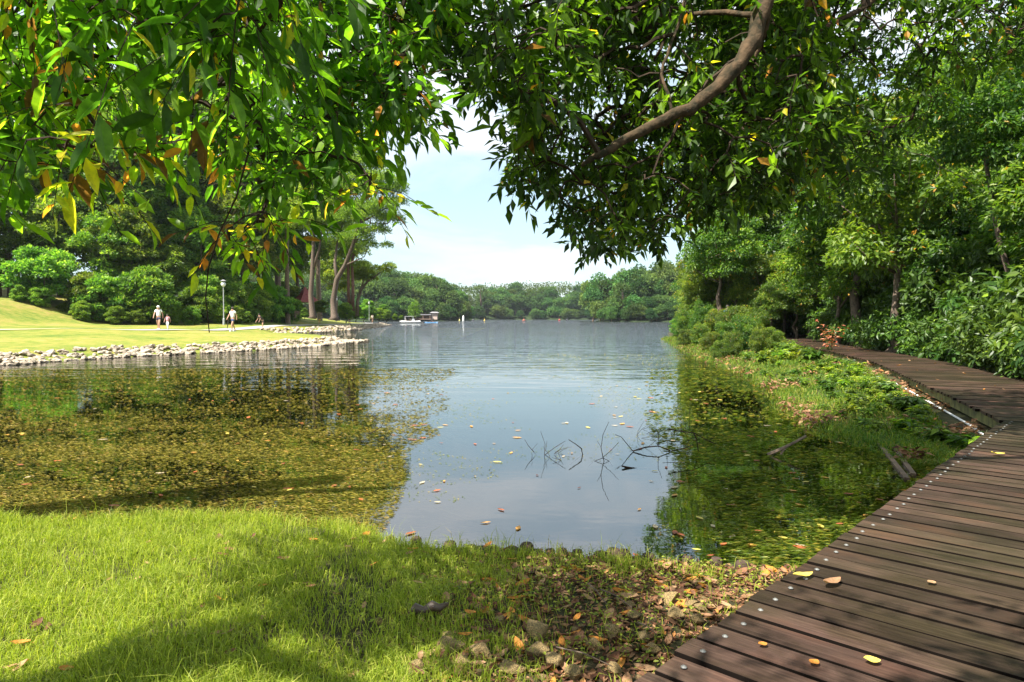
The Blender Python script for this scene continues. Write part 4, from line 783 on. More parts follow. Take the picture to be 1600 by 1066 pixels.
canopy('overhanging_tree', 'overhanging tree with a bare curving brown limb reaching over the water on the right', (7.4, 2.6, 0), [
    ([(640, -260), (1250, -300), (1300, 250), (1180, 330), (1080, 350), (1045, 375), (985, 400), (935, 405), (890, 385), (862, 345), (852, 312), (808, 312), (775, 300), (800, 262), (812, 215), (785, 165), (735, 150), (700, 118), (655, 85)], 4300, 4.6, 7.8, 1.0, -.22),
    ([(1090, -300), (1760, -300), (1760, 60), (1500, 130), (1400, 260), (1280, 330), (1090, 330)], 2800, 6.0, 9.5, 1.05, -.25),
    ([(760, 20), (900, 20), (890, 190), (830, 200), (760, 130)], 70, 3.9, 4.8, 1.2, -.5)],
    M['canopy_right'], 5, [(7.4, 2.6, -.2), (7.3, 2.7, 2.4), (6.6, 3.2, 4.8), (5.6, 4.0, 6.6)],
    [([(6.9, 3.0, 4.0), (5.4, 3.9, 5.0), (3.6, 4.5, 5.0), tuple(at(1205, -110, 4.6)), tuple(at(1194, 0, 4.6)), tuple(at(1178, 55, 4.55)), tuple(at(1150, 108, 4.5)), tuple(at(1105, 152, 4.45)), tuple(at(1060, 180, 4.4)), tuple(at(1015, 200, 4.4)), tuple(at(970, 224, 4.35)), tuple(at(935, 243, 4.3)), tuple(at(908, 262, 4.3))], [.12, .1, .09, .078, .072, .074, .068, .062, .052, .048, .042, .036, .014]),
     ([tuple(at(1192, 15, 4.6)), tuple(at(1189, 60, 4.7)), tuple(at(1174, 103, 4.75))], [.035, .03, .012]),
     ([tuple(at(1183, 30, 4.6)), tuple(at(1080, 30, 4.9)), tuple(at(1000, 70, 5.2)), tuple(at(950, 140, 5.4))], [.03, .02, .014, .008]),
     ([tuple(at(1050, 185, 4.4)), tuple(at(1030, 120, 4.5)), tuple(at(1050, 60, 4.6)), tuple(at(1070, 0, 4.7))], [.016, .014, .014, .016]),
     ([(5.6, 4.0, 6.6), (4.4, 6.4, 7.0), (3.6, 8.0, 6.0)], [.1, .06, .03]),
     ([tuple(at(1420, -60, 6.5)), tuple(at(1345, 20, 6.3)), tuple(at(1260, 60, 6.1)), tuple(at(1215, 62, 6.0))], [.045, .035, .026, .02])],
    .115, .46, tpl=LEAF4, stub=.62)
# a hanging bare shoot on the left and its few leaves
t = thing('hanging_shoot', 'long thin bare shoot dangling from the upper left leaves down to the lawn', 'shoot', at(380, 270, 2.6)); b0 = at(380, 270, 2.6)
MB().tube([at(*p) - b0 for p in [(392, 240, 2.7), (372, 310, 2.6), (345, 365, 2.6), (327, 420, 2.6), (322, 465, 2.6), (327, 520, 2.6)]], [.004, .0035, .003, .0028, .0025, .002], 5).build('stem', M['twig'], t)

# ------------------------------------------------------------------ right forest
RB = [tree_variant('right_tree', 300 + i, 2.9, 6.0, 1.8, 60, 13000, .2, M['right_forest'], M['bark'], .14, tpl=LEAF4, cr=.24, lo=-.95, flat=.8, droop=.7) for i in range(4)]
BS = [tree_variant('broad_shrub', 320 + i, 1.25, 2.1, .3, 26, 1500, .2, M['broad'], M['stem'], .03, tpl=LEAF8, cr=.3, lo=-.95, flat=.9, droop=.9, wid=.42) for i in range(4)]
DEDGE = [(10.0, 11.5), (11.3, 15), (12.9, 20), (14.3, 25.5), (15.6, 31.5), (17.4, 38.5), (19.2, 46), (22.5, 60)]
g = random.Random(31)
for k, p in enumerate(along(list(reversed([(8.7, 8.2)] + DEDGE)), 34, .55, .3, g)):
    sc = g.uniform(.75, 1.15); place_tree(BS[k % 4], p.x, p.y, float(z_right(p.x, p.y)) - .25, sc, g.uniform(0, 6), 'broad_leaved_shrub', (ORD[k] + ' glossy broad-leaved shrub from the far end of the hedge behind the boardwalk') if k < 20 else (ORD[33 - k] + ' glossy broad-leaved shrub from the near end of the hedge behind the boardwalk'), 'shrub', 'broad-leaved shrubs behind the boardwalk')
for k, p in enumerate(along(list(reversed([(8.7, 8.2)] + DEDGE)), 28, 1.9, .5, g)):
    sc = g.uniform(1.0, 1.5); place_tree(BS[(k + 1) % 4], p.x, p.y, float(z_right(p.x, p.y)) + .4, sc, g.uniform(0, 6), 'broad_leaved_shrub', (ORD[k] + ' taller shrub from the far end in the second hedge row behind the boardwalk') if k < 20 else (ORD[27 - k] + ' taller shrub from the near end in the second hedge row behind the boardwalk'), 'shrub', 'second row of shrubs behind the boardwalk')
for k, p in enumerate(along(list(reversed([(9.5, 6)] + DEDGE)), 20, 4.3, .8, g)):
    sc = g.uniform(.85, 1.2); place_tree(RB[k % 4], p.x, p.y, float(z_right(p.x, p.y)) - 1.5 * sc, sc, g.uniform(0, 6), 'forest_tree', ORD[k] + ' leafy tree from the far end in the front rank of the right forest', 'tree', 'front rank of the right forest')
for k, p in enumerate(along(list(reversed([(9.5, 6)] + DEDGE)), 30, 3.0, .7, g)):
    sc = g.uniform(.65, .95); place_tree(RB[(k + 3) % 4], p.x, p.y, float(z_right(p.x, p.y)) + g.uniform(-.2, 1.0), sc, g.uniform(0, 6), 'hanging_thicket', (ORD[k] + ' creeper-hung leafy mass from the far end above the boardwalk hedge') if k < 20 else (ORD[29 - k] + ' creeper-hung leafy mass from the near end above the boardwalk hedge'), 'thicket', 'creeper-hung branches above the hedge')
for k, p in enumerate(along(list(reversed([(10, 4)] + DEDGE)), 14, 8.0, 1.0, g)):
    sc = g.uniform(1.2, 1.6); place_tree(RB[(k + 2) % 4], p.x, p.y, float(z_right(p.x, p.y)) - 1.3, sc, g.uniform(0, 6), 'forest_tree', ORD[k] + ' taller tree from the far end in the middle rank of the right forest', 'tree', 'middle rank of the right forest')
for k, p in enumerate(along(list(reversed([(10, 2)] + DEDGE)), 12, 13.5, 1.2, g)):
    sc = g.uniform(1.8, 2.4); place_tree(RB[(k + 1) % 4], p.x, p.y, float(z_right(p.x, p.y)) + 1, sc, g.uniform(0, 6), 'tall_tree', ORD[k] + ' tallest rank tree from the far end at the back of the right forest', 'tree', 'back rank of the right forest')
# trees leaning over the water on the bank beyond the bend
for k, (px, Y, sc) in enumerate([(1098, 62, .9), (1120, 60, 1.0), (1142, 62, 1.1), (1165, 60, 1.0), (1190, 58, 1.0), (1215, 56, .95), (1235, 54, .9), (1105, 75, 1.4), (1150, 72, 1.6), (1200, 68, 1.5), (1110, 52, .62), (1130, 50, .6), (1150, 48, .55), (1180, 46, .7), (1205, 48, .8), (1160, 55, 1.2), (1230, 60, 1.5), (1090, 55, .7)]):
    x = (px - 800) * Y / F; place_tree(RB[k % 4], x, Y, float(z_right(x, Y)) - 1.6 * sc, sc, k * 2.1, 'bank_thicket', ORD[k] + ' leafy mound of the thicket where the right bank narrows', 'thicket', 'leafy mounds at the far right bank')
for k, (px, py, Y, sc) in enumerate([(1112, 445, 47, .75), (1150, 435, 45, .8), (1190, 440, 44, .8), (1225, 445, 45, .75), (1130, 400, 50, .95), (1092, 428, 52, .65), (1172, 392, 48, .95), (1212, 398, 50, 1.0), (1252, 412, 49, 1.0), (1285, 430, 44, .75), (1245, 460, 42, .6), (1205, 470, 42, .5)]):
    q = at(px, py, Y); t = place_tree(RB[(k + 1) % 4], q.x, q.y, q.z - 4.32 * sc, sc, k * 1.9, 'bank_tree', ORD[k] + ' sunlit crown in the crowd of small trees leaning over the far right bank', 'tree', 'small trees crowding the far right bank'); gz = float(z_right(q.x, q.y)); hh = (gz - .3 - (q.z - 4.32 * sc)) / sc
    MB().tube([(0, 0, 1.0), (.05, .08, hh * .5), (.1, 0, min(hh, .4))], [.1, .12, .16], 7).build('trunk_base', M['bark'], t, True)
for k, (px, py, Y, sc, lab) in enumerate([(1088, 452, 46, .45, 'round bright green bush overhanging the water at the far end of the right bank'), (1125, 385, 44, 1.0, 'sunlit yellow-green tree leaning over the far right bank'), (1160, 300, 48, 1.5, 'bright green tree above the sunlit one on the right bank'),
        (1190, 410, 50, 1.1, 'leafy tree drooping over the boardwalk beside the blue-shirted person'), (1240, 350, 47, 1.5, 'drooping green tree over the middle of the boardwalk bend'), (1200, 220, 56, 2.2, 'tall green tree behind the limb on the right'), (1310, 410, 34, .95, 'green tree over the hedge above the red-leaved plant'), (1135, 200, 60, 2.4, 'high crown filling the gap under the curving limb'), (1340, 280, 33, 1.7, 'dark green tree above the boardwalk hedge'), (1265, 430, 42, .9, 'low green tree at the far end of the hedge'), (1110, 290, 58, 1.6, 'green crown between the sky and the bright trees of the right bank'), (1400, 330, 26, 1.2, 'green tree hanging over the hedge in the middle of the right forest')]):
    q = at(px, py, Y); gz = float(z_right(q.x, q.y)); H_ = (1.8 + 6 * .42) * sc; t = place_tree(RB[k % 4], q.x, q.y, q.z - H_, sc, k * 1.3, 'bank_tree', lab, 'tree')
    if q.z - H_ > gz + .3: MB().tube([(0, 0, 0), (.1, .1, (gz - (q.z - H_)) / 2 / sc), (.1, .1, (gz - .4 - (q.z - H_)) / sc)], [.14, .17, .22], 8).build('trunk_base', M['bark'], t, True)
def trunk_tree(label, pts, r):
    q0 = at(*pts[0]); b0 = Vector((q0.x + .1, q0.y, float(z_right(q0.x, q0.y)) - .3)); t = thing('forest_tree', label, 'tree', b0); pts = pts[:]; r = [r[0] * 1.1] + r; tb = [Vector((0, 0, 0))]; MB().tube(tb + [at(*p) - b0 for p in pts], r, 9).build('trunk', M['bark'], t, True)
    c = at(*pts[-1]) - b0; o = link('crown', RB[0][0], t, loc=(c.x, c.y, c.z - 3)); o.scale = (.8, .8, .8)
trunk_tree('slim leaning pale trunk rising behind the hedge on the far right', [(1575, 430, 20), (1560, 385, 20), (1548, 330, 20), (1535, 260, 20), (1530, 180, 20)], [.08, .075, .065, .055, .04])
trunk_tree('slanting pale trunk in the dark gap above the hedge', [(1455, 430, 28), (1435, 400, 28), (1400, 340, 28), (1375, 300, 28), (1350, 240, 28)], [.1, .09, .08, .07, .05])
# pale arching shoot
b0 = at(1370, 230, 9); t = thing('arching_twig', 'pale leafless twig arching out of the dark foliage on the upper right', 'twig', b0); b = MB()
b.tube([at(*p) - b0 for p in [(1370, 229, 9), (1395, 229, 9), (1412, 240, 9), (1450, 248, 9), (1463, 262, 9), (1460, 278, 9), (1440, 290, 9)]], [.007, .007, .006, .006, .005, .005, .003], 5); b.tube([at(*p) - b0 for p in [(1412, 240, 9), (1418, 255, 9), (1415, 290, 9)]], [.005, .004, .003], 5); b.tube([at(*p) - b0 for p in [(1463, 262, 9), (1500, 280, 9), (1524, 298, 9)]], [.005, .004, .002], 5); b.build('stem', M['pale_bark'], t)
# red-leaved plant
def little_plant(name, label, cat, loc, h, nst, nl, leaf, mat, vr, seed, wid=.4, group=None, spread=.5, parent=None):
    g = random.Random(seed); t = thing(name, label, cat, loc, group); b = MB(); P, D, Nn, S, V_ = [], [], [], [], []
    for s_ in range(nst):
        a = g.uniform(0, 6.28); e = Vector((math.cos(a) * spread * h * g.uniform(.3, 1), math.sin(a) * spread * h * g.uniform(.3, 1), h * g.uniform(.6, 1))); m_ = e * .5 + Vector((0, 0, .12 * h)); b.tube([(0, 0, -.05), m_, e], [.006 + .006 * h, .005, .002], 4, False)
        for k in range(nl):
            u = .25 + .75 * k / nl; q = m_ * 2 * u * (1 - u) * 1.0 + e * u * u; aa = k * 2.4 + a; P.append(tuple(q)); D.append((math.cos(aa), math.sin(aa), g.uniform(-.5, .3))); Nn.append((g.gauss(0, .3), g.gauss(0, .3), 1)); S.append(leaf * g.uniform(.7, 1.2)); V_.append(g.uniform(*vr))
    b.build('stem', M['stem'], t); link('leaves', leaf_mesh('leaves', np.array(P), np.array(D), np.array(Nn), np.array(S), np.full(len(P), wid), LEAF4, mat, np.array(V_)), t); return t
q = at(1296, 520, 27); little_plant('withered_plant', 'plant with withered red-brown leaves beside the boardwalk hedge', 'plant', (q.x, q.y, float(z_right(q.x, q.y))), 1.5, 9, 9, .2, leafmat('red_leaf', [(0, (.35, .09, .05)), (1, (.6, .26, .16))], .3), (0, 1), 4)
# bank plants between the boardwalk and the water
PVM = []
g = random.Random(41); k = 0
while k < 260:
    y = g.uniform(7.5, 46) if k % 2 else g.uniform(7.5, 22); xs = np.interp(y, [7.4, 8.2, 9.4, 12.2, 16, 21, 27.5, 38, 52], [5.2, 4.7, 4.5, 5.0, 6.1, 7.0, 7.6, 9.2, 11.6]); xd = np.interp(y, [8.7, 12.2, 18, 20.7, 32.3, 46], [6.0, 7.5, 9.8, 10.7, 13.5, 17])
    x = xs + (xd - xs - .55) * (g.random() ** .6) + .1
    if y < 9.5 and x < 5.4: k += 1; continue
    h = g.uniform(.14, .27) if y < 22 else g.uniform(.25, .5); h *= .75 + .5 * (x - xs) / max(.5, xd - xs)
    if k < 6 or k % 9 == 0 or not PVM:
        o = little_plant('bank_plant', 'small leafy green plant growing on the strip between the boardwalk and the water', 'plant', (x, y, float(z_right(x, y))), h, 9, 11, .11 if y < 22 else .15, M['right_forest'] if k % 2 else M['broad'], (.2, .95), 500 + k, .4, 'small plants between the boardwalk and the water', .6); PVM.append((o, h))
    else:
        src, hh = PVM[g.randrange(len(PVM))]; o = src.copy(); COL.objects.link(o); o.location = (x, y, float(z_right(x, y))); o.rotation_euler = (0, 0, g.uniform(0, 6.3)); sc = h / hh; o.scale = (sc,) * 3
        for ch in list(src.children):
            c = ch.copy(); COL.objects.link(c); c.parent = o
    k += 1
for k, (px, py, Y, sc) in enumerate([(1075, 505, 50, .5), (1100, 500, 45, .55), (1125, 510, 40, .5), (1150, 508, 36, .5), (1175, 515, 32, .42), (1060, 520, 52, .4), (1095, 525, 40, .38), (1135, 530, 33, .36), (1165, 528, 30, .36), (1205, 520, 33, .35), (1190, 545, 27, .24), (1110, 545, 32, .28), (1145, 555, 27, .25), (1085, 495, 56, .6), (1120, 490, 50, .62), (1150, 492, 46, .6), (1070, 540, 38, .26), (1125, 560, 26, .2)]):
    x = (px - 800) * Y / F; cm, tm = RB[k % 4]; z = float(z_right(x, Y)); place_tree((cm, tm), x, Y, z - 2.1 * sc, sc * .70, k * .9, 'bank_bush', ORD[k] + ' sunlit bush of the thicket on the bank beyond the boardwalk bend', 'bush', 'thicket on the right bank', g.uniform(1.0, 1.5))

# ------------------------------------------------------------------ grass, weed, litter
def blades(name, X, Y, Z, H, W, mat, var, lean, label, seed, tilt=None):
    g = np.random.default_rng(seed); n = len(X); a = g.uniform(0, 2 * np.pi, n); ld = g.uniform(0, 2 * np.pi, n) if tilt is None else tilt; s = np.stack([np.cos(a), np.sin(a), np.zeros(n)], 1) * W[:, None] * .5; l = np.stack([np.cos(ld), np.sin(ld), np.zeros(n)], 1) * (H * lean)[:, None]
    B = np.stack([X, Y, Z], 1); up = np.array([0, 0, 1.0]); m_ = B + l * .3 + up * (H * .6)[:, None]; tp_ = B + l + up * (H * (1 - .35 * lean))[:, None]
    V = np.stack([B - s, B + s, m_ - s * .8, m_ + s * .8, tp_], 1).reshape(-1, 3); Fc = np.array([(0, 1, 3), (0, 3, 2), (2, 3, 4)])
    Fc = (Fc[None] + (np.arange(n) * 5)[:, None, None]).reshape(-1, 3); return tag(link(name, mesh_np(name, V, Fc, mat, np.repeat(var, 5))), label, kind='stuff')
def fbm(x, y, s, seed=0):
    return np.array([mnoise.noise(Vector((a * s, b_ * s, seed))) + .5 * mnoise.noise(Vector((a * s * 2.3, b_ * s * 2.3, seed + 5))) for a, b_ in zip(x, y)])
gg = np.random.default_rng(77)
n = 150000; y = 2.3 + 3.2 * gg.random(n) ** 1.1; x = gg.uniform(-.8, .8, n) * y * 1.0 + 0; ok = (y < y_shore(x) + .02) & (x < 1.9); x, y = x[ok], y[ok]
# litter patch on the right: grass thins out there
pat = fbm(x, y, 1.6, 3); lit = smst(x - .02 * y, -.75, .25) * smst(4.15 - y + .15 * x, .0, .35); near_edge = (y_shore(x) - y < .14) & (x > -.75); keep = gg.random(len(x)) < np.where(near_edge, .12, 1) * np.clip((1 - lit * .93) * (1 - smst(pat, .0, .42) * .72) * (.35 + .65 * smst(y_shore(x) - y, -.05, .25)), 0, 1)
x, y, pat = x[keep], y[keep], pat[keep]; h = gg.uniform(.025, .06, len(x)) * (1 + .5 * smst(pat, -.4, -.1)) * np.where(y_shore(x) - y < .3, 1.35, 1) * np.where(gg.random(len(x)) < .015, 2.2, 1) * (1 + .35 * smst(-x, 0, 2))
blades('grass', x, y, z_near(x, y) - .004, h, gg.uniform(.0025, .0055, len(x)), M['grass'], np.clip(gg.beta(2, 2, len(x)) * .85 + .0 * pat, 0, 1) * np.where(gg.random(len(x)) < .04, 1.15, 1), gg.uniform(.2, 1.1, len(x)), 'fresh green grass growing on the near bank', 5)
# clover-like weeds among it
n = 5200; x = gg.uniform(-2, 1.5, n); y = gg.uniform(2.9, 4.7, n); f = fbm(x, y, 1.1, 9); ok = (y < y_shore(x) - .03) & (f > .02) & (x > -1.3); x, y = x[ok], y[ok]; n = len(x); P = np.stack([x, y, z_near(x, y) + gg.uniform(.01, .05, n)], 1)
a = gg.uniform(0, 6.28, n); tag(link('ground_weeds', leaf_mesh('ground_weeds', P, np.stack([np.cos(a), np.sin(a), gg.uniform(-.1, .5, n)], 1), unit(np.array([0, 0, 1.]) + gg.normal(size=(n, 3)) * .3), gg.uniform(.012, .03, n), np.full(n, .6), LEAF4, M['grass'], gg.uniform(.1, .7, n))), 'small round-leaved weeds in the grass near the timber edging', kind='stuff')
# tall fringe grass at the water's edge
n = 900; x = gg.uniform(-4, 1.0, n); f = fbm(x, x * 0, 2.2, 4); ok = f > -.1; x = x[ok]; n = len(x); y = y_shore(x) - gg.uniform(-.03, .12, n)
blades('edge_grass', x, y, z_near(x, y) - .01, gg.uniform(.06, .17, n), gg.uniform(.003, .005, n), M['grass'], gg.uniform(.3, .95, n), gg.uniform(.1, .9, n), 'taller thin grass blades along the edge of the near bank', 6)
# right bank grass
n = 42000; y = 7.6 + 46 * gg.random(n) ** 1.9; xs = np.interp(y, RIGHT[3:12, 1], RIGHT[3:12, 0]); xd = np.interp(y, [8.7, 12.2, 18, 20.7, 32.3, 46, 60], [6.3, 7.9, 10.2, 11.2, 14, 17.5, 22]); x = xs - .3 + (xd - xs - .25) * gg.random(n); ok = (gg.random(n) < .35 + .65 * smst(x - xs, -.6, .3)); x, y = x[ok], y[ok]; n = len(x)
blades('bank_grass', x, y, np.maximum(z_right(x, y), -.05) - .01, gg.uniform(.04, .13, n) * (1 + y / 30), gg.uniform(.005, .011, n) * (1 + y / 25), M['bankgrass'], np.clip(gg.beta(2, 2, n) + .15 * fbm(x, y, .5, 2), 0, 1), gg.uniform(.4, 1.3, n), 'long yellow-green grass on the right bank down to the water', 8)
n = 9000; y = 7.8 + 40 * gg.random(n) ** 1.7; xs = np.interp(y, RIGHT[3:12, 1], RIGHT[3:12, 0]); xd = np.interp(y, [8.7, 12.2, 18, 20.7, 32.3, 46, 60], [6.3, 7.9, 10.2, 11.2, 14, 17.5, 22]); x = xs - .2 + (xd - xs) * gg.random(n); f = fbm(x, y, .55, 44); ok = f > .12; x, y = x[ok], y[ok]; n = len(x); a = gg.uniform(0, 6.28, n)
tag(link('bank_litter', leaf_mesh('bank_litter', np.stack([x, y, np.maximum(z_right(x, y), 0) + gg.uniform(.02, .13, n)], 1), np.stack([np.cos(a), np.sin(a), gg.normal(0, .4, n)], 1), unit(np.array([0, 0, 1.]) + gg.normal(size=(n, 3)) * .5), gg.uniform(.05, .11, n) * (1 + y / 40), np.full(n, .42), LEAF4, M['deadleaf'], gg.uniform(.1, .93, n))), 'patches of red-brown dead leaves caught in the grass of the right bank', kind='stuff')
# weed in the shallows: left, right
def weedbed(name, label, n, fx, fy, zmin, zmax, mat, var, ln, seed, thr=-.25):
    g = np.random.default_rng(seed); x, y = fx(g, n), fy(g, n)
    x = x * 1.0; f = fbm(x * .35, y, 1.1, seed); ok = (f > thr) & (y > y_shore(x) + .02); x, y, f = x[ok], y[ok], f[ok]; n = len(x)
    a = g.normal(0, .7, n) + np.where(g.random(n) < .5, 0, np.pi); P = np.stack([x, y, g.uniform(zmin, zmax, n)], 1); D = np.stack([np.cos(a), np.sin(a) * .8, g.normal(0, .18, n)], 1); Nn = unit(np.array([0, 0, 1.]) + g.normal(size=(n, 3)) * .4)
    return tag(link(name, leaf_mesh(name, P, D, Nn, ln * g.uniform(.5, 1.7, n) * (1 + y / 14), np.full(n, .22), LEAF2, mat, var(g, n))), label, kind='stuff')
weedbed('pond_weed', 'golden olive weed lying just under the water on the left', 75000, lambda g, n: g.uniform(-1, .18, n) * 1, lambda g, n: 4.7 + 17 * g.random(n) ** 1.7, -.12, -.012, M['weed'], lambda g, n: np.clip(g.beta(2, 2.6, n) * 1.1, 0, 1), .05, 11) if False else None
def shallow_weed(name, label, n, pix, mat, vr, ln, seed, thr, y0, y1, pw, zr, emg=.3):
    g = np.random.default_rng(seed); y = y0 + (y1 - y0) * g.random(n) ** pw; x = g.uniform(*pix, n) * y; f = fbm(x * .4, y, .9, seed); f2 = fbm(x, y, .25, seed + 3)
    ok = (f > thr) & (y > y_shore(x) + .02) & ((x < -.05 * y - .9 + .9 * f2) if pix[0] < 0 else (x > np.minimum(1.15 + .08 * y, 2.5) + .5 * f2)); x, y, f = x[ok], y[ok], f[ok]; n = len(x)
    a = g.normal(0, .38, n) + np.where(g.random(n) < .5, 0, np.pi); P = np.stack([x, y, np.where(g.random(n) < emg * (.5 + .8 * smst(f, -.3, .4)) * (1.7 - 1.3 * smst(y, 8.5, 13)), g.uniform(.002, .008, n), g.uniform(*zr, n))], 1); D = np.stack([np.cos(a), np.sin(a) * .8, np.where(P[:, 2] > 0, 0, g.normal(0, .15, n))], 1); Nn = unit(np.array([0, 0, 1.]) + g.normal(size=(n, 3)) * .35)
    return tag(link(name, leaf_mesh(name, P, D, Nn, 1.35 * ln * g.uniform(.4, 1.8, n) * (.6 + y / 16), np.full(n, .13), LEAF2, mat, g.beta(2, 2.4, n) * (vr[1] - vr[0]) + vr[0])), label, kind='stuff')
shallow_weed('pond_weed', 'golden olive weed lying just under the water on the left', 330000, (-.85, .1), M['weed'], (0, 1.05), .024, 11, -.75, 4.7, 22, 1.6, (-.10, -.004), .26)
M['greenweed'] = leafmat('green_weed', [(0, (.04, .075, .01)), (.45, (.12, .17, .016)), (.8, (.28, .27, .035)), (1, (.45, .32, .07))], .35, .5, .3)
shallow_weed('green_weed', 'bright green grassy weed under the shaded water on the right', 120000, (.2, .85), M['greenweed'], (0, 1), .038, 12, -.5, 4.2, 22, 1.4, (-.12, -.004), .16)
# floating duckweed specks
n = 16000; y = 5 + 26 * gg.random(n) ** 1.3; x = gg.uniform(-.25, .62, n) * y; f = fbm(x * .5, y, .8, 21) + .5 * smst(x, 0, 2.5); ok = (f > .16) & (y > y_shore(x) + .1) & (x < np.interp(y, [5, 7.4, 9.4, 12, 16, 21, 27], [4, 4.6, 4.3, 4.8, 5.9, 6.8, 7.4])); x, y = x[ok], y[ok]; n = len(x); a = gg.uniform(0, 6.28, n)
tag(link('duckweed', leaf_mesh('duckweed', np.stack([x, y, np.full(n, .004)], 1), np.stack([np.cos(a), np.sin(a), np.zeros(n)], 1), np.tile(np.array([0., 0, 1]), (n, 1)), gg.uniform(.01, .028, n) * (.7 + y / 14), np.full(n, .6), LEAF2, M['greenweed'], gg.uniform(.1, 1, n))), 'specks of floating weed scattered on the open water', kind='stuff')
# dead leaves and stones on the near bank
DL = []
def dead_leaf_mesh(name, mat, v, seed, wid=.4, curl=.25):
    g = random.Random(seed); V = []; n = 6
    for i in range(n + 1):
        u = i / n; h = wid / 2 * math.sin(math.pi * min(1, u * .97 + .02)) ** .75; z = curl * (u - .5) ** 2 + g.uniform(-.02, .02)
        V += [(u - .5, -h, z + curl * .3 * h * 2), (u - .5, 0, z - .03), (u - .5, h, z + curl * .3 * h * 2 + g.uniform(-.02, .02))]
    V += [(-.5, 0, -.02), (-.68, .02, .0), (-.68, -.0, .01)]
    Fs = [(i * 3 + k, i * 3 + k + 1, i * 3 + 4 + k) for i in range(n) for k in (0, 1)] + [(i * 3 + k, i * 3 + 4 + k, i * 3 + 3 + k) for i in range(n) for k in (0, 1)] + [(21, 22, 23)]
    return mesh_np(name, V, Fs, mat, np.full(len(V), v), True)
CN = [(.05, 'dark brown'), (.3, 'brown'), (.5, 'reddish brown'), (.68, 'tan'), (.85, 'pale tan'), (.95, 'orange')]
DLM = [(dead_leaf_mesh('fallen_leaf', M['deadleaf'], v, i * 7 + j, .38 + .06 * j, .15 + .2 * j), nm) for i, (v, nm) in enumerate(CN) for j in range(3)]
g = random.Random(51)
def drop(x, y, s, cat='leaf', grp='fallen leaves in the litter by the boardwalk', where='in the leaf litter beside the boardwalk', z=None, pool=None, flat=False, nm='fallen_leaf', tilt=.35):
    m_, cnm = pool[g.randrange(len(pool))]; o = link(nm, m_); o.location = (x, y, z if z is not None else float(z_near(x, y)) + .012); tl = 0.04 if flat else tilt
    o.rotation_euler = (g.uniform(-tl, tl), g.uniform(-tl, tl), g.uniform(0, 6.3)); o.scale = (s, s * g.uniform(.8, 1.2), s * (.35 if flat else 1)); return tag(o, '%s %s leaf %s' % (g.choice(['curled', 'dry', 'fallen']) if not flat else 'floating', cnm, where), cat, grp)
c = 0
while c < 290:
    y = g.uniform(2.6, 4.35); x = g.uniform(-.75, 1.75); edge = E0[0] + (y - E0[1]) * U1[0] / U1[1]
    if x > edge + .05 or y > float(y_shore(x)) - .03 or g.random() > smst(np.array(x - .02 * y), -.9, .2): continue
    drop(x, y, g.uniform(.055, .115), pool=DLM); c += 1
c = 0
while c < 62:
    y = g.uniform(2.7, 4.9); x = g.uniform(-2.6, .3)
    if y > float(y_shore(x)) - .1: continue
    drop(x, y, g.uniform(.05, .085), grp='dead leaves lying in the grass', where='lying on the grass of the near bank', pool=DLM[3:], z=float(z_near(x, y)) + .035); c += 1
# litter too small to pick apart
n = 12000; x = gg.uniform(-.9, 1.9, n); y = gg.uniform(2.5, 4.5, n); edge = E0[0] + (y - E0[1]) * U1[0] / U1[1]; ok = (x < edge + .3) & (y < y_shore(x)) & (gg.random(n) < smst(x - .02 * y, -.8, .2)); x, y = x[ok], y[ok]; n = len(x); a = gg.uniform(0, 6.28, n)
tag(link('leaf_litter', leaf_mesh('leaf_litter', np.stack([x, y, z_near(x, y) + gg.uniform(.001, .012, n)], 1), np.stack([np.cos(a), np.sin(a), gg.normal(0, .2, n)], 1), unit(np.array([0, 0, 1.]) + gg.normal(size=(n, 3)) * .35), gg.uniform(.02, .06, n), np.full(n, .42), LEAF4, M['deadleaf'], np.clip(gg.beta(1.6, 2, n), 0, .93))), 'layer of small dead leaves and bits on the soil by the boardwalk', kind='stuff')
M['stone'] = plain('ochre_stone', (.30, .20, .08), .9, .5, 14, bump=.9, c2=(.12, .09, .04))
SV = [mesh_np('stone', *rock_np(70 + i, 2, .55, 12, .35, .75), M['stone']) for i in range(7)]
for (px, py, Y, sz) in [(1052, 936, 3.95, .075), (1058, 966, 3.62, .05), (990, 968, 3.6, .05), (960, 992, 3.4, .06), (1006, 1000, 3.3, .045), (835, 992, 3.4, .075), (700, 1020, 3.15, .07), (752, 1032, 3.05, .065), (840, 1025, 3.1, .06), (698, 1002, 3.3, .05), (865, 1048, 2.95, .055), (985, 945, 3.8, .035), (930, 1010, 3.2, .05), (780, 968, 3.6, .04), (1090, 975, 3.55, .05), (1085, 945, 3.85, .045), (905, 1030, 3.05, .04), (650, 1056, 2.9, .06), (960, 1045, 2.95, .05), (1020, 1015, 3.2, .045), (1100, 950, 3.8, .04), (720, 1050, 2.95, .05), (590, 975, 3.5, .03), (800, 1060, 2.9, .06), (900, 1062, 2.88, .05)]:
    x = (px - 800) * Y / F; y = (1067 * (EYE - .17)) / (py - HZ); x = (px - 800) * y / F
    sz *= 1.3; o = link('stone', SV[g.randrange(7)]); o.location = (x, y, float(z_near(x, y)) + sz * .33); o.rotation_euler = (g.uniform(-.25, .25), g.uniform(-.25, .25), g.uniform(0, 6)); o.scale = (sz,) * 3
    tag(o, 'mossy ochre stone half sunk in the litter, %s the boardwalk' % ('close to' if px > 940 else 'farther left of'), 'stone', 'stones in the litter by the boardwalk')
c = 0
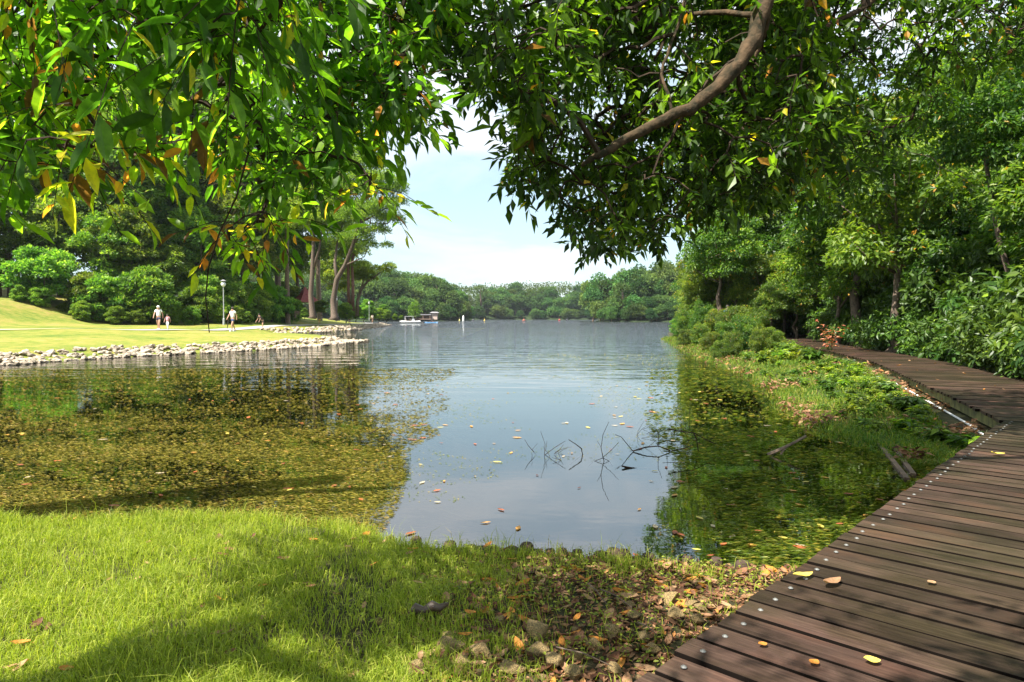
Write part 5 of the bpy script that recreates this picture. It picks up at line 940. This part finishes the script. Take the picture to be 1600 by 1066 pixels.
while c < 60:
    y = g.uniform(2.6, 4.1); x = g.uniform(-.5, 1.5); edge = E0[0] + (y - E0[1]) * U1[0] / U1[1]
    if x > edge or g.random() > smst(np.array(x), -.5, .6): continue
    sz = g.uniform(.015, .035); o = link('pebble', SV[g.randrange(7)]); o.location = (x, y, float(z_near(x, y)) + sz * .2); o.rotation_euler = (0, 0, g.uniform(0, 6)); o.scale = (sz,) * 3; tag(o, 'small ochre pebble in the litter by the boardwalk', 'pebble', 'pebbles in the litter'); c += 1
# blackened piece of wood
o = thing('driftwood', 'blackened chunk of wood lying at the left edge of the litter', 'driftwood', (-.42, 3.36, float(z_near(-.42, 3.36)) + .02)); MB().tube([(-.1, 0, -.01), (-.06, .012, .018), (-.02, .0, .012), (.02, .01, .034), (.06, -.006, .03), (.1, .02, .04)], [.012, .03, .022, .027, .02, .008], 7).build('wood', plain('wet_black_wood', (.08, .052, .035), .5, .4, 20, bump=.6), o, True)
# timber edging stakes along the water
M['stake'] = plain('rotten_timber', (.065, .038, .024), .9, .6, 14, bump=.8); sv = []
for i in range(4):
    gi = random.Random(i); sv.append(MB().lathe((0, 0, 0), [(.046, -.3), (.05, -.02), (.048, .055), (.038, .07), (.012, .066)], 9).mesh('stake', M['stake'], True))
es = [(px, py) for px, py in [(612, 848), (630, 853), (650, 858), (676, 864), (702, 871), (735, 872), (765, 873), (800, 874), (824, 876), (850, 878), (862, 880), (880, 881), (905, 882), (925, 885), (942, 887), (962, 888), (978, 890), (1000, 892), (1018, 894), (1040, 897), (1060, 899), (1082, 902), (1105, 904), (1128, 907), (1150, 909), (1172, 912)]]
for k, (px, py) in enumerate(es):
    if k in (1, 3, 6, 9, 13, 20, 22): continue
    y = 1067 * (EYE - .02) / (py - HZ); x = (px - 800) * y / F; o = link('edging_stake', sv[k % 4]); o.location = (x, float(y_shore(x)) + .0, .03 + g.uniform(-.03, .02)); o.rotation_euler = (g.uniform(-.08, .08), g.uniform(-.08, .08), g.uniform(0, 6)); q = g.uniform(.7, 1.1) * (1.25 if k in (4, 17, 19) else 1); o.scale = (q, q, 1)
    tag(o, ORD[k % 20] + (' rotting timber stake from the left in the edging of the near bank' if k < 20 else ' rotting timber stake counted from the boardwalk side in the near edging'), 'stake', 'timber stakes edging the near bank')
# floating leaves
FLC = [(.15, 'dark red'), (.35, 'red-orange'), (.6, 'orange'), (.85, 'yellow'), (1.0, 'pale')]; FLM = [(dead_leaf_mesh('floating_leaf', M['floatleaf'], v, 90 + i * 3 + j, .42, .08), nm) for i, (v, nm) in enumerate(FLC) for j in range(2)]
c = 0
while c < 220:
    y = 4.6 + 12 * g.random() ** 1.5; reg = g.random()
    if reg < .5: x = g.uniform(1.2, .62 * y)
    elif reg < .8: x = g.uniform(-.75 * y, -.1 * y)
    else: x = g.uniform(-.15 * y, .3 * y)
    if y < float(y_shore(x)) + .12 or x > np.interp(y, [4, 5, 6, 7.4, 9.4, 12, 16, 21], [1.8, 2.7, 3.6, 4.6, 4.3, 4.8, 5.9, 6.8]): continue
    where = 'on the dark water beside the boardwalk' if x > 1.2 else ('on the weedy water at the left' if x < -.8 else 'on the open water in the middle')
    drop(x, y, g.uniform(.05, .11) * (1 if y < 9 else 1.3), z=.008, pool=FLM, flat=True, nm='floating_leaf', grp='leaves floating ' + where, where=where); c += 1
# leaves on the planks
for (px, py, s, mi, lab) in [(1260, 909, .13, 6, 'thin yellow leaf lying on a plank near the boardwalk edge'), (1306, 920, .15, 4, 'tan curled leaf with a stalk lying on the planks'), (1564, 713, .14, 6, 'yellow leaf on the planks near the right border'), (1372, 1047, .06, 6, 'small round yellow leaf near the bottom of the boardwalk'), (1280, 1050, .05, 3, 'small orange leaf near the bottom of the boardwalk'), (1198, 1020, .04, 2, 'tiny orange bit of leaf on the near planks'), (1464, 920, .05, 8, 'small pale leaf on the middle of the boardwalk')]:
    y = 1067 * (EYE - DZ) / (py - HZ); x = (px - 800) * y / F; pl_ = dead_leaf_mesh('leaf_on_deck', M['floatleaf'] if mi in (6,) else M['deadleaf'], {6: .85, 4: .7, 3: .95, 2: .95, 8: .85}[mi], int(px), .36 if s > .1 else .7, .35)
    o = link('leaf_on_deck', pl_); o.location = (x, y, DZ + .012 + s * .05); o.rotation_euler = (.1, .1, px * .37 % 1.2 - .2); o.scale = (s,) * 3; tag(o, lab, 'leaf')
for k in range(46):
    i = g.randrange(4, 190); p, d = W2[i]; r = g.uniform(.1, 1.9); x, y = p[0] + d[1] * r, p[1] - d[0] * r; m_, cnm = DLM[6 + g.randrange(12)]; o = link('leaf_on_deck', m_); o.location = (x, y, DZ + .015); o.rotation_euler = (.1, .1, g.uniform(0, 6)); s = g.uniform(.07, .13); o.scale = (s,) * 3; tag(o, cnm + ' leaf lying on the far leg of the boardwalk', 'leaf', 'leaves on the far leg of the boardwalk')
# dead branches standing in the water
def yw(py): return F * EYE / (py - HZ)
def branch(label, pts_list, name='dead_branch', mat=None, fixY=None):
    b0 = at(*pts_list[0][0][0]); t = thing(name, label, 'branch', (b0.x, b0.y, 0)); b0 = Vector((b0.x, b0.y, 0)); b = MB()
    for L_, r in pts_list:
        if r < .003:
            MB().tube([at(*p) - b0 for p in L_], [r, r, r * .8, r * .5], 4).build('twig', M['twig'], t); continue
        b.tube([at(*p) - b0 for p in L_], [.8 * r * (1 - .6 * i / len(L_)) for i in range(len(L_))], 5)
    b.build('wood', mat or M['twig'], t); return t
def twigs_np(x0, x1, y0, y1, n, seed):
    g = random.Random(seed); out = []
    for k in range(n):
        px, py = g.uniform(x0, x1), g.uniform(y0, y1); Y = yw(py); a = g.uniform(-1.3, 1.3); l = g.uniform(8, 30); P = [(px, py, Y)]
        for j in range(3): a += g.uniform(-.4, .4); P.append((P[-1][0] + math.sin(a) * l / 3, P[-1][1] - math.cos(a) * l / 3, Y))
        out.append((P, .0026))
    return out
Yb = yw(712)
branch('crooked bare twig standing in the water left of centre', [([(891, 720 + 8, Yb), (911, 712, Yb), (909, 702, Yb), (900, 695, Yb), (889, 688, Yb)], .011)])
branch('thin twigs sticking up from the water at the far left of the dead branches', [([(851, 712, Yb), (852, 695, Yb), (845, 675, Yb)], .004), ([(852, 712, Yb), (868, 700, Yb), (884, 690, Yb)], .005), ([(835, 708, Yb), (826, 698, Yb), (820, 688, Yb)], .005), ([(866, 711, Yb), (874, 705, Yb), (881, 696, Yb)], .004), ([(853, 705, Yb), (855, 690, Yb)], .003)] + twigs_np(825, 890, 700, 722, 8, 6))
Yc_ = yw(722)
branch('bare forked twig standing in the water in the middle of the dead branches', [([(948, 732, Yc_), (943, 716, Yc_), (940, 700, Yc_), (943, 680, Yc_), (952, 660, Yc_)], .006), ([(943, 716, Yc_), (955, 706, Yc_), (968, 692, Yc_)], .004), ([(958, 730, Yc_), (953, 722, Yc_), (943, 717, Yc_), (930, 722, Yc_), (920, 730, Yc_)], .006), ([(940, 700, Yc_), (934, 690, Yc_)], .003)])
Yd = yw(707)
branch('long low tangle of dead branches lying in the water toward the right', [([(990, 706, Yd), (1010, 700, Yd), (1030, 698, Yd), (1050, 706, Yd), (1070, 702, Yd), (1085, 696, Yd)], .012), ([(985, 712, Yd), (998, 710, Yd), (1030, 711, Yd), (1048, 706, Yd)], .009), ([(990, 706, Yd), (980, 694, Yd), (972, 684, Yd), (962, 680, Yd)], .007), ([(1046, 671, Yd), (1065, 675, Yd), (1085, 677, Yd), (1105, 688, Yd), (1120, 695, Yd)], .011),
        ([(1085, 677, Yd), (1090, 688, Yd), (1093, 706, Yd)], .011), ([(1037, 690, Yd), (1050, 690, Yd), (1070, 692, Yd), (1080, 689, Yd)], .006), ([(1066, 675, Yd), (1065, 655, Yd), (1052, 648, Yd)], .005), ([(1078, 676, Yd), (1079, 655, Yd), (1078, 640, Yd)], .004), ([(1030, 698, Yd), (1030, 680, Yd), (1036, 665, Yd)], .005), ([(1110, 690, Yd), (1122, 680, Yd)], .004)] + twigs_np(985, 1110, 670, 712, 26, 5))
Ye = yw(733); branch('short mossy stick floating just right of the forked twig', [([(973, 730, Ye), (985, 732, Ye), (998, 734, Ye), (1012, 734, Ye)], .012), ([(973, 730, Ye), (980, 733, Ye), (990, 734, Ye)], .008)])
Yf = yw(712); branch('forked brown branch sticking out of the dark water by the right bank', [([(1202, 712, Yf), (1225, 702, Yf), (1245, 692, Yf), (1262, 682, Yf)], .03), ([(1230, 700, Yf), (1222, 712, Yf)], .02), ([(1202, 712, Yf), (1215, 715, Yf)], .02)], mat=M['pale_bark'])
branch('dark crooked twig poking from the water near the left weed edge', [([(576, 678, yw(680)), (583, 675, yw(680)), (595, 668, yw(680)), (598, 660, yw(680))], .008), ([(578, 680, yw(680)), (572, 665, yw(680))], .005)])
# old planks in the water
M['oldwood'] = plain('drowned_timber', (.16, .10, .06), .7, .5, 6, bump=.4)
for k, (a, b_) in enumerate([((1372, 690), (1422, 752)), ((1395, 695), (1432, 745))]):
    A = at(a[0], a[1], yw(a[1])); B = at(b_[0], b_[1], yw(b_[1])); c_ = (A + B) / 2; d = B - A; o = MB().box((0, 0, 0), (d.length, .05, .05)).build('old_timber', M['oldwood'], None); o.location = (c_.x, c_.y, .0); o.rotation_euler = (0, 0, math.atan2(d.y, d.x)); tag(o, ['left', 'right'][k] + ' one of two old timbers lying in the shallows below the boardwalk', 'timber', 'old timbers in the shallows')
# fallen twigs in the litter
for k, (a, b_) in enumerate([((920, 925), (950, 960)), ((940, 935), (990, 965)), ((870, 1030), (960, 1062)), ((1000, 990), (1030, 1010))]):
    A = Vector(((a[0] - 800) * 1579 / (a[1] - HZ) / F, 1579 / (a[1] - HZ), .2)); B = Vector(((b_[0] - 800) * 1579 / (b_[1] - HZ) / F, 1579 / (b_[1] - HZ), .2)); t = thing('fallen_twig', ['thin brown twig lying highest up the bank in the litter', 'thin twig crossing the litter just below the topmost twig', 'long thin twig lying along the bottom edge of the litter', 'short twig lying close to the boardwalk edge'][k], 'twig', A); MB().tube([(0, 0, 0), (B - A) * .5 + Vector((0, .01, .01)), B - A], [.004, .003, .002], 5).build('stem', M['bark'], t)

# ------------------------------------------------------------------ haze over the lake
HB = MB().box((0, 380, 22), (1000, 1000, 52)); m, t = mat_new('haze'); o = N_(t, 'ShaderNodeOutputMaterial'); v = N_(t, 'ShaderNodeVolumePrincipled'); v.inputs['Color'].default_value = (.82, .9, 1, 1); v.inputs['Density'].default_value = .00011; v.inputs['Anisotropy'].default_value = .3
t.links.new(v.outputs[0], o.inputs['Volume']); tag(HB.build('haze', m), 'thin pale haze lying over the lake', kind='stuff')
